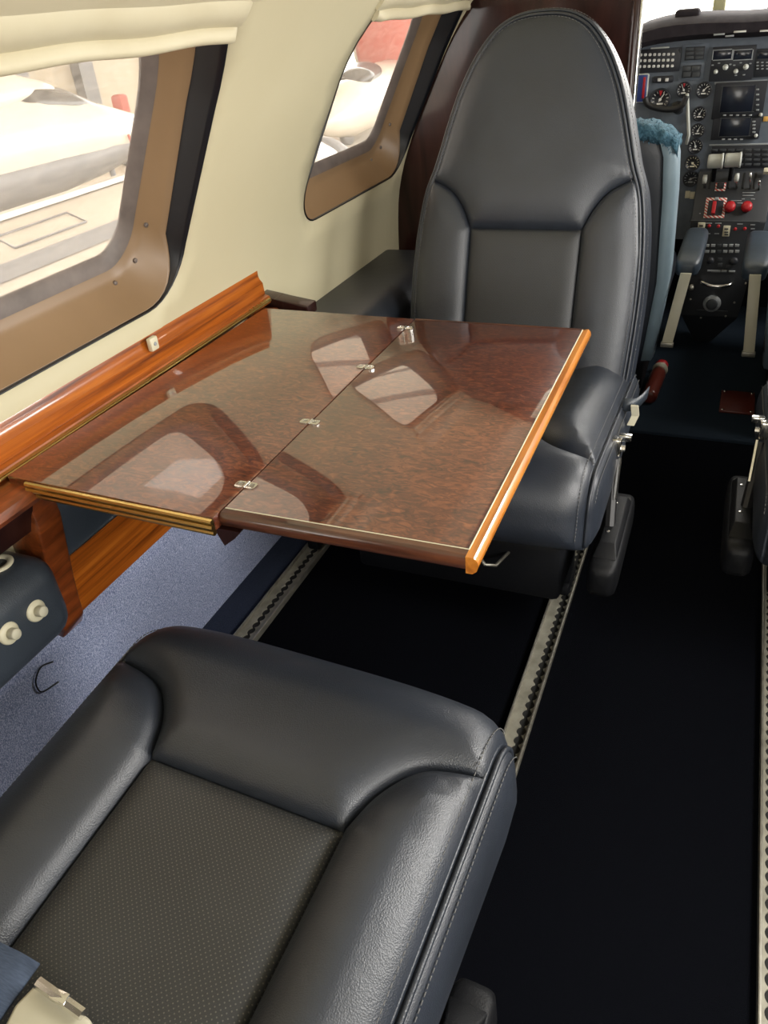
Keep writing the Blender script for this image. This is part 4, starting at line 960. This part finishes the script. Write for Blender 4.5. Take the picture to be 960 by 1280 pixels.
for y, a in ((2.05, 1.03), (2.42, 1.03), (2.42, 1.22), (2.05, 1.22), (2.05, 1.03)): loop.append((-2.55 + .504 * math.cos(a), y, .403 * math.sin(a)))
tube(bm, loop, .004, 5); N('access_panel', bm, M['air_grey'])
bm = bmesh.new(); lathe(bm, (-2.55, 4.9, .04), (0, 1, 0), [(.23, 0), (.22, .12), (.15, .3), (.06, .4), (0, .42)], 24); N('spinner', bm, M['air_grey'])
for a in (.3, .3 + 2 * PI / 3, .3 + 4 * PI / 3):
    bm = bmesh.new(); rings = []
    for q, w_ in ((.1, .05), (.3, .10), (.7, .12), (1.0, .10), (1.12, .03)):
        c3 = Vector((-2.55 + q * math.cos(a), 5.02, .04 + q * math.sin(a))); t_ = Vector((-math.sin(a), .35, math.cos(a))).normalized(); n_ = Vector((0, 1, 0)); rings.append([c3 - t_ * w_, c3 + n_ * .015, c3 + t_ * w_, c3 - n_ * .015])
    loft(bm, rings); N('propeller_blade', bm, M['air_grey'])
wg = bmesh.new(); rings = []
for x, y0, y1, z, t in ((-.80, .3, 2.0, -.35, .12), (-4.5, .5, 1.8, -.15, .09)): rings.append([(x, y0, z), (x, (y0 + y1) / 2, z + t), (x, y1 - .15, z + t * .7), (x, y1, z), (x, y1 - .15, z - t * .5), (x, y0 + .4, z - t * .4)])
loft(wg, rings); N('wing', wg, M['air_beige'])

pa = thing('parked_airplane', (-8.3, 7.2, -1.55), 'white parked airplane with dark cockpit glazing seen through the large window', 'airplane', 0, 'airplanes parked on the ramp'); oa = Vector((-8.3, 6.5, -1.3))
def PAo(name, bm, mt, root, ref, parent=None):
    o = link(name, bm, mt, parent or root); o.data.transform(Matrix.Translation(-ref)); return o
bm = bmesh.new(); body(bm, [(0, -8.3, .1, .25, .3), (2, -8.3, .12, .55, .6), (7.4, -8.3, .10, .60, .62), (8.2, -8.3, .06, .56, .52), (8.8, -8.3, .0, .48, .40), (9.4, -8.3, -.06, .36, .28), (9.9, -8.3, -.11, .18, .14), (10.02, -8.3, -.13, .05, .05)]); PAo('fuselage', bm, M['air_white'], pa, oa)
bm = bmesh.new(); body(bm, [(0, -8.3, -.08, .24, .25), (2, -8.3, -.16, .56, .36), (7.4, -8.3, -.18, .61, .36), (8.4, -8.3, -.17, .54, .30), (9.2, -8.3, -.17, .40, .2), (9.6, -8.3, -.17, .25, .1)]); PAo('belly', bm, M['air_grey'], pa, oa)
bm = bmesh.new(); body(bm, [(6.9, -8.3, .50, .38, .15), (7.5, -8.3, .52, .42, .26), (8.1, -8.3, .44, .40, .22), (8.6, -8.3, .34, .30, .12), (8.75, -8.3, .30, .2, .06)]); PAo('cockpit_glazing', bm, M['air_dark'], pa, oa)
bm = bmesh.new(); body(bm, [(3, -8.3, .55, .40, .2), (6.5, -8.3, .62, .42, .28), (7.3, -8.3, .66, .36, .25), (7.9, -8.3, .6, .26, .16), (8.2, -8.3, .5, .1, .06)]); PAo('cockpit_roof', bm, M['air_white'], pa, oa)
for y in (4.0, 8.7):
    bm = bmesh.new(); tube(bm, [(-8.2, y, -.3), (-8.2, y + .1, -.85)], .04, 8); lathe(bm, (-8.27, y + .1, -.87), (1, 0, 0), [(.05, 0), (.18, .01), (.18, .11), (.05, .12)], 20); PAo('landing_gear', bm, M['air_grey'], pa, oa)
bm = bmesh.new(); tube(bm, [(-7.78, 8.75, .0), (-7.76, 8.80, -.35)], .018, 6); PAo('probe', bm, M['air_red'], pa, oa)
bm = bmesh.new(); rings = []
for x, y0, y1, z, t in ((-7.9, 4.5, 6.2, -.25, .10), (-4.9, 4.9, 6.0, -.10, .06)): rings.append([(x, y0, z), (x, (y0 + y1) / 2, z + t), (x, y1, z), (x, (y0 + y1) / 2, z - t * .5)])

pb = thing('parked_airplane', (-8, 18, -1.3), 'parked airplane with a red engine cover seen through the window by the bulkhead', 'airplane', 0, 'airplanes parked on the ramp'); ob = Vector(pb.location)
ec = Vector(onY(484, 58, 18.0)); ex, ez = ec.x, ec.z
bm = bmesh.new(); body(bm, [(18.2, ex, ez, .9, .9), (18.6, ex, ez, 1.05, 1.05), (21, ex, ez, 1.1, 1.1), (26, ex, ez, .8, .8), (30, ex, ez + .3, .2, .2)], 32); PAo('engine_cowling', bm, M['air_white'], pb, ob)
bm = bmesh.new(); lathe(bm, (ex, 18.25, ez), (0, -1, 0), [(.82, 0), (.84, .05), (.7, .16), (.35, .24), (0, .27)], 32); tag(PAo('engine_cover', bm, M['air_red'], pb, ob), 'red engine cover')
f0 = Vector(onY(425, 140, 15.0))
bm = bmesh.new(); body(bm, [(14.2, f0.x, f0.z - .1, .1, .1), (14.5, f0.x, f0.z - .08, .32, .28), (15.2, f0.x, f0.z, .52, .48), (17, f0.x - .1, f0.z + .1, .62, .55), (20, f0.x - .2, f0.z + .2, .5, .45)], 32); PAo('fuselage', bm, M['air_white'], pb, ob)
bm = bmesh.new(); body(bm, [(15.4, f0.x, f0.z + .40, .2, .08), (15.8, f0.x, f0.z + .48, .36, .18), (16.4, f0.x - .05, f0.z + .55, .40, .18)], 24); PAo('cockpit_glazing', bm, M['air_dark'], pb, ob)
bm = bmesh.new(); tube(bm, [(f0.x, 15.1, f0.z - .4), (f0.x, 15.2, -1.1)], .09, 10); lathe(bm, (f0.x - .08, 15.2, -1.08), (1, 0, 0), [(.05, 0), (.22, .02), (.22, .16), (.05, .18)], 20); PAo('landing_gear', bm, M['air_grey'], pb, ob)
bm = bmesh.new()
for i in range(5): tube(bm, [(ex - 1.6 + i * .35, 17.8, ez - 1.3), (ex - 1.5 + i * .35, 17.8, ez - .9)], .03, 6)
PAo('tow_bar', bm, M['air_red'], pb, ob)

hg = thing('hangar', (-17, 12, -1.3), 'pale hangar with dark door posts beyond the parked white airplane', 'hangar'); oh = Vector(hg.location)
o = S('hangar_wall', B((0, 3, 2.9), (.4, 26, 5.8)), M['hangar'], hg)
for y in (-2.2, .4, 2.3, 4.6, 7.0): S('door_post', B((.35, y, 2.9), (.3, .55, 5.8)), M['air_grey'], hg)
cart = thing('red_cart', tuple(onY(149, 122, 13.5)), 'red ground cart standing before the hangar posts', 'cart'); cart.location.z = -1.3
cz = onY(149, 118, 13.5)[2] + 1.3
S('cart_body', B((0, 0, cz * .55), (.25, .25, cz * .9), .06), M['air_red'], cart)
for sx in (-1, 1):
    for sy in (-1, 1):
        bm = bmesh.new(); lathe(bm, (sx * .12, sy * .12, .12), (1, 0, 0), [(.02, -.03), (.12, -.03), (.12, .03), (.02, .03)], 14); link('wheel', bm, M['air_dark'], cart)

# unseen roof added to tone what the table reflects through the windows
hr = thing('added_roof', (-7, 6, 4.5), 'unseen roof added above the ramp to tone the table reflections', 'roof')
bm = bmesh.new()
rows = [[bm.verts.new((x, -17 + y * .5, .2 + .06 * (y % 2))) for x in (-10, 7.5)] for y in range(69)]
for a_, b_ in zip(rows, rows[1:]): bm.faces.new((a_[0], a_[1], b_[1], b_[0]))
S('corrugated_sheet', bm, M['roof_sheet'], hr)
for y in (-12, -4, 4, 12): S('roof_beam', B((-1.25, y, -.1), (17.5, .25, .3)), M['air_grey'], hr)
for x in (-9.6, 7.2):
    for y in (-16, 16): S('roof_post', B((x, y, -2.9), (.25, .25, 5.8)), M['air_grey'], hr)
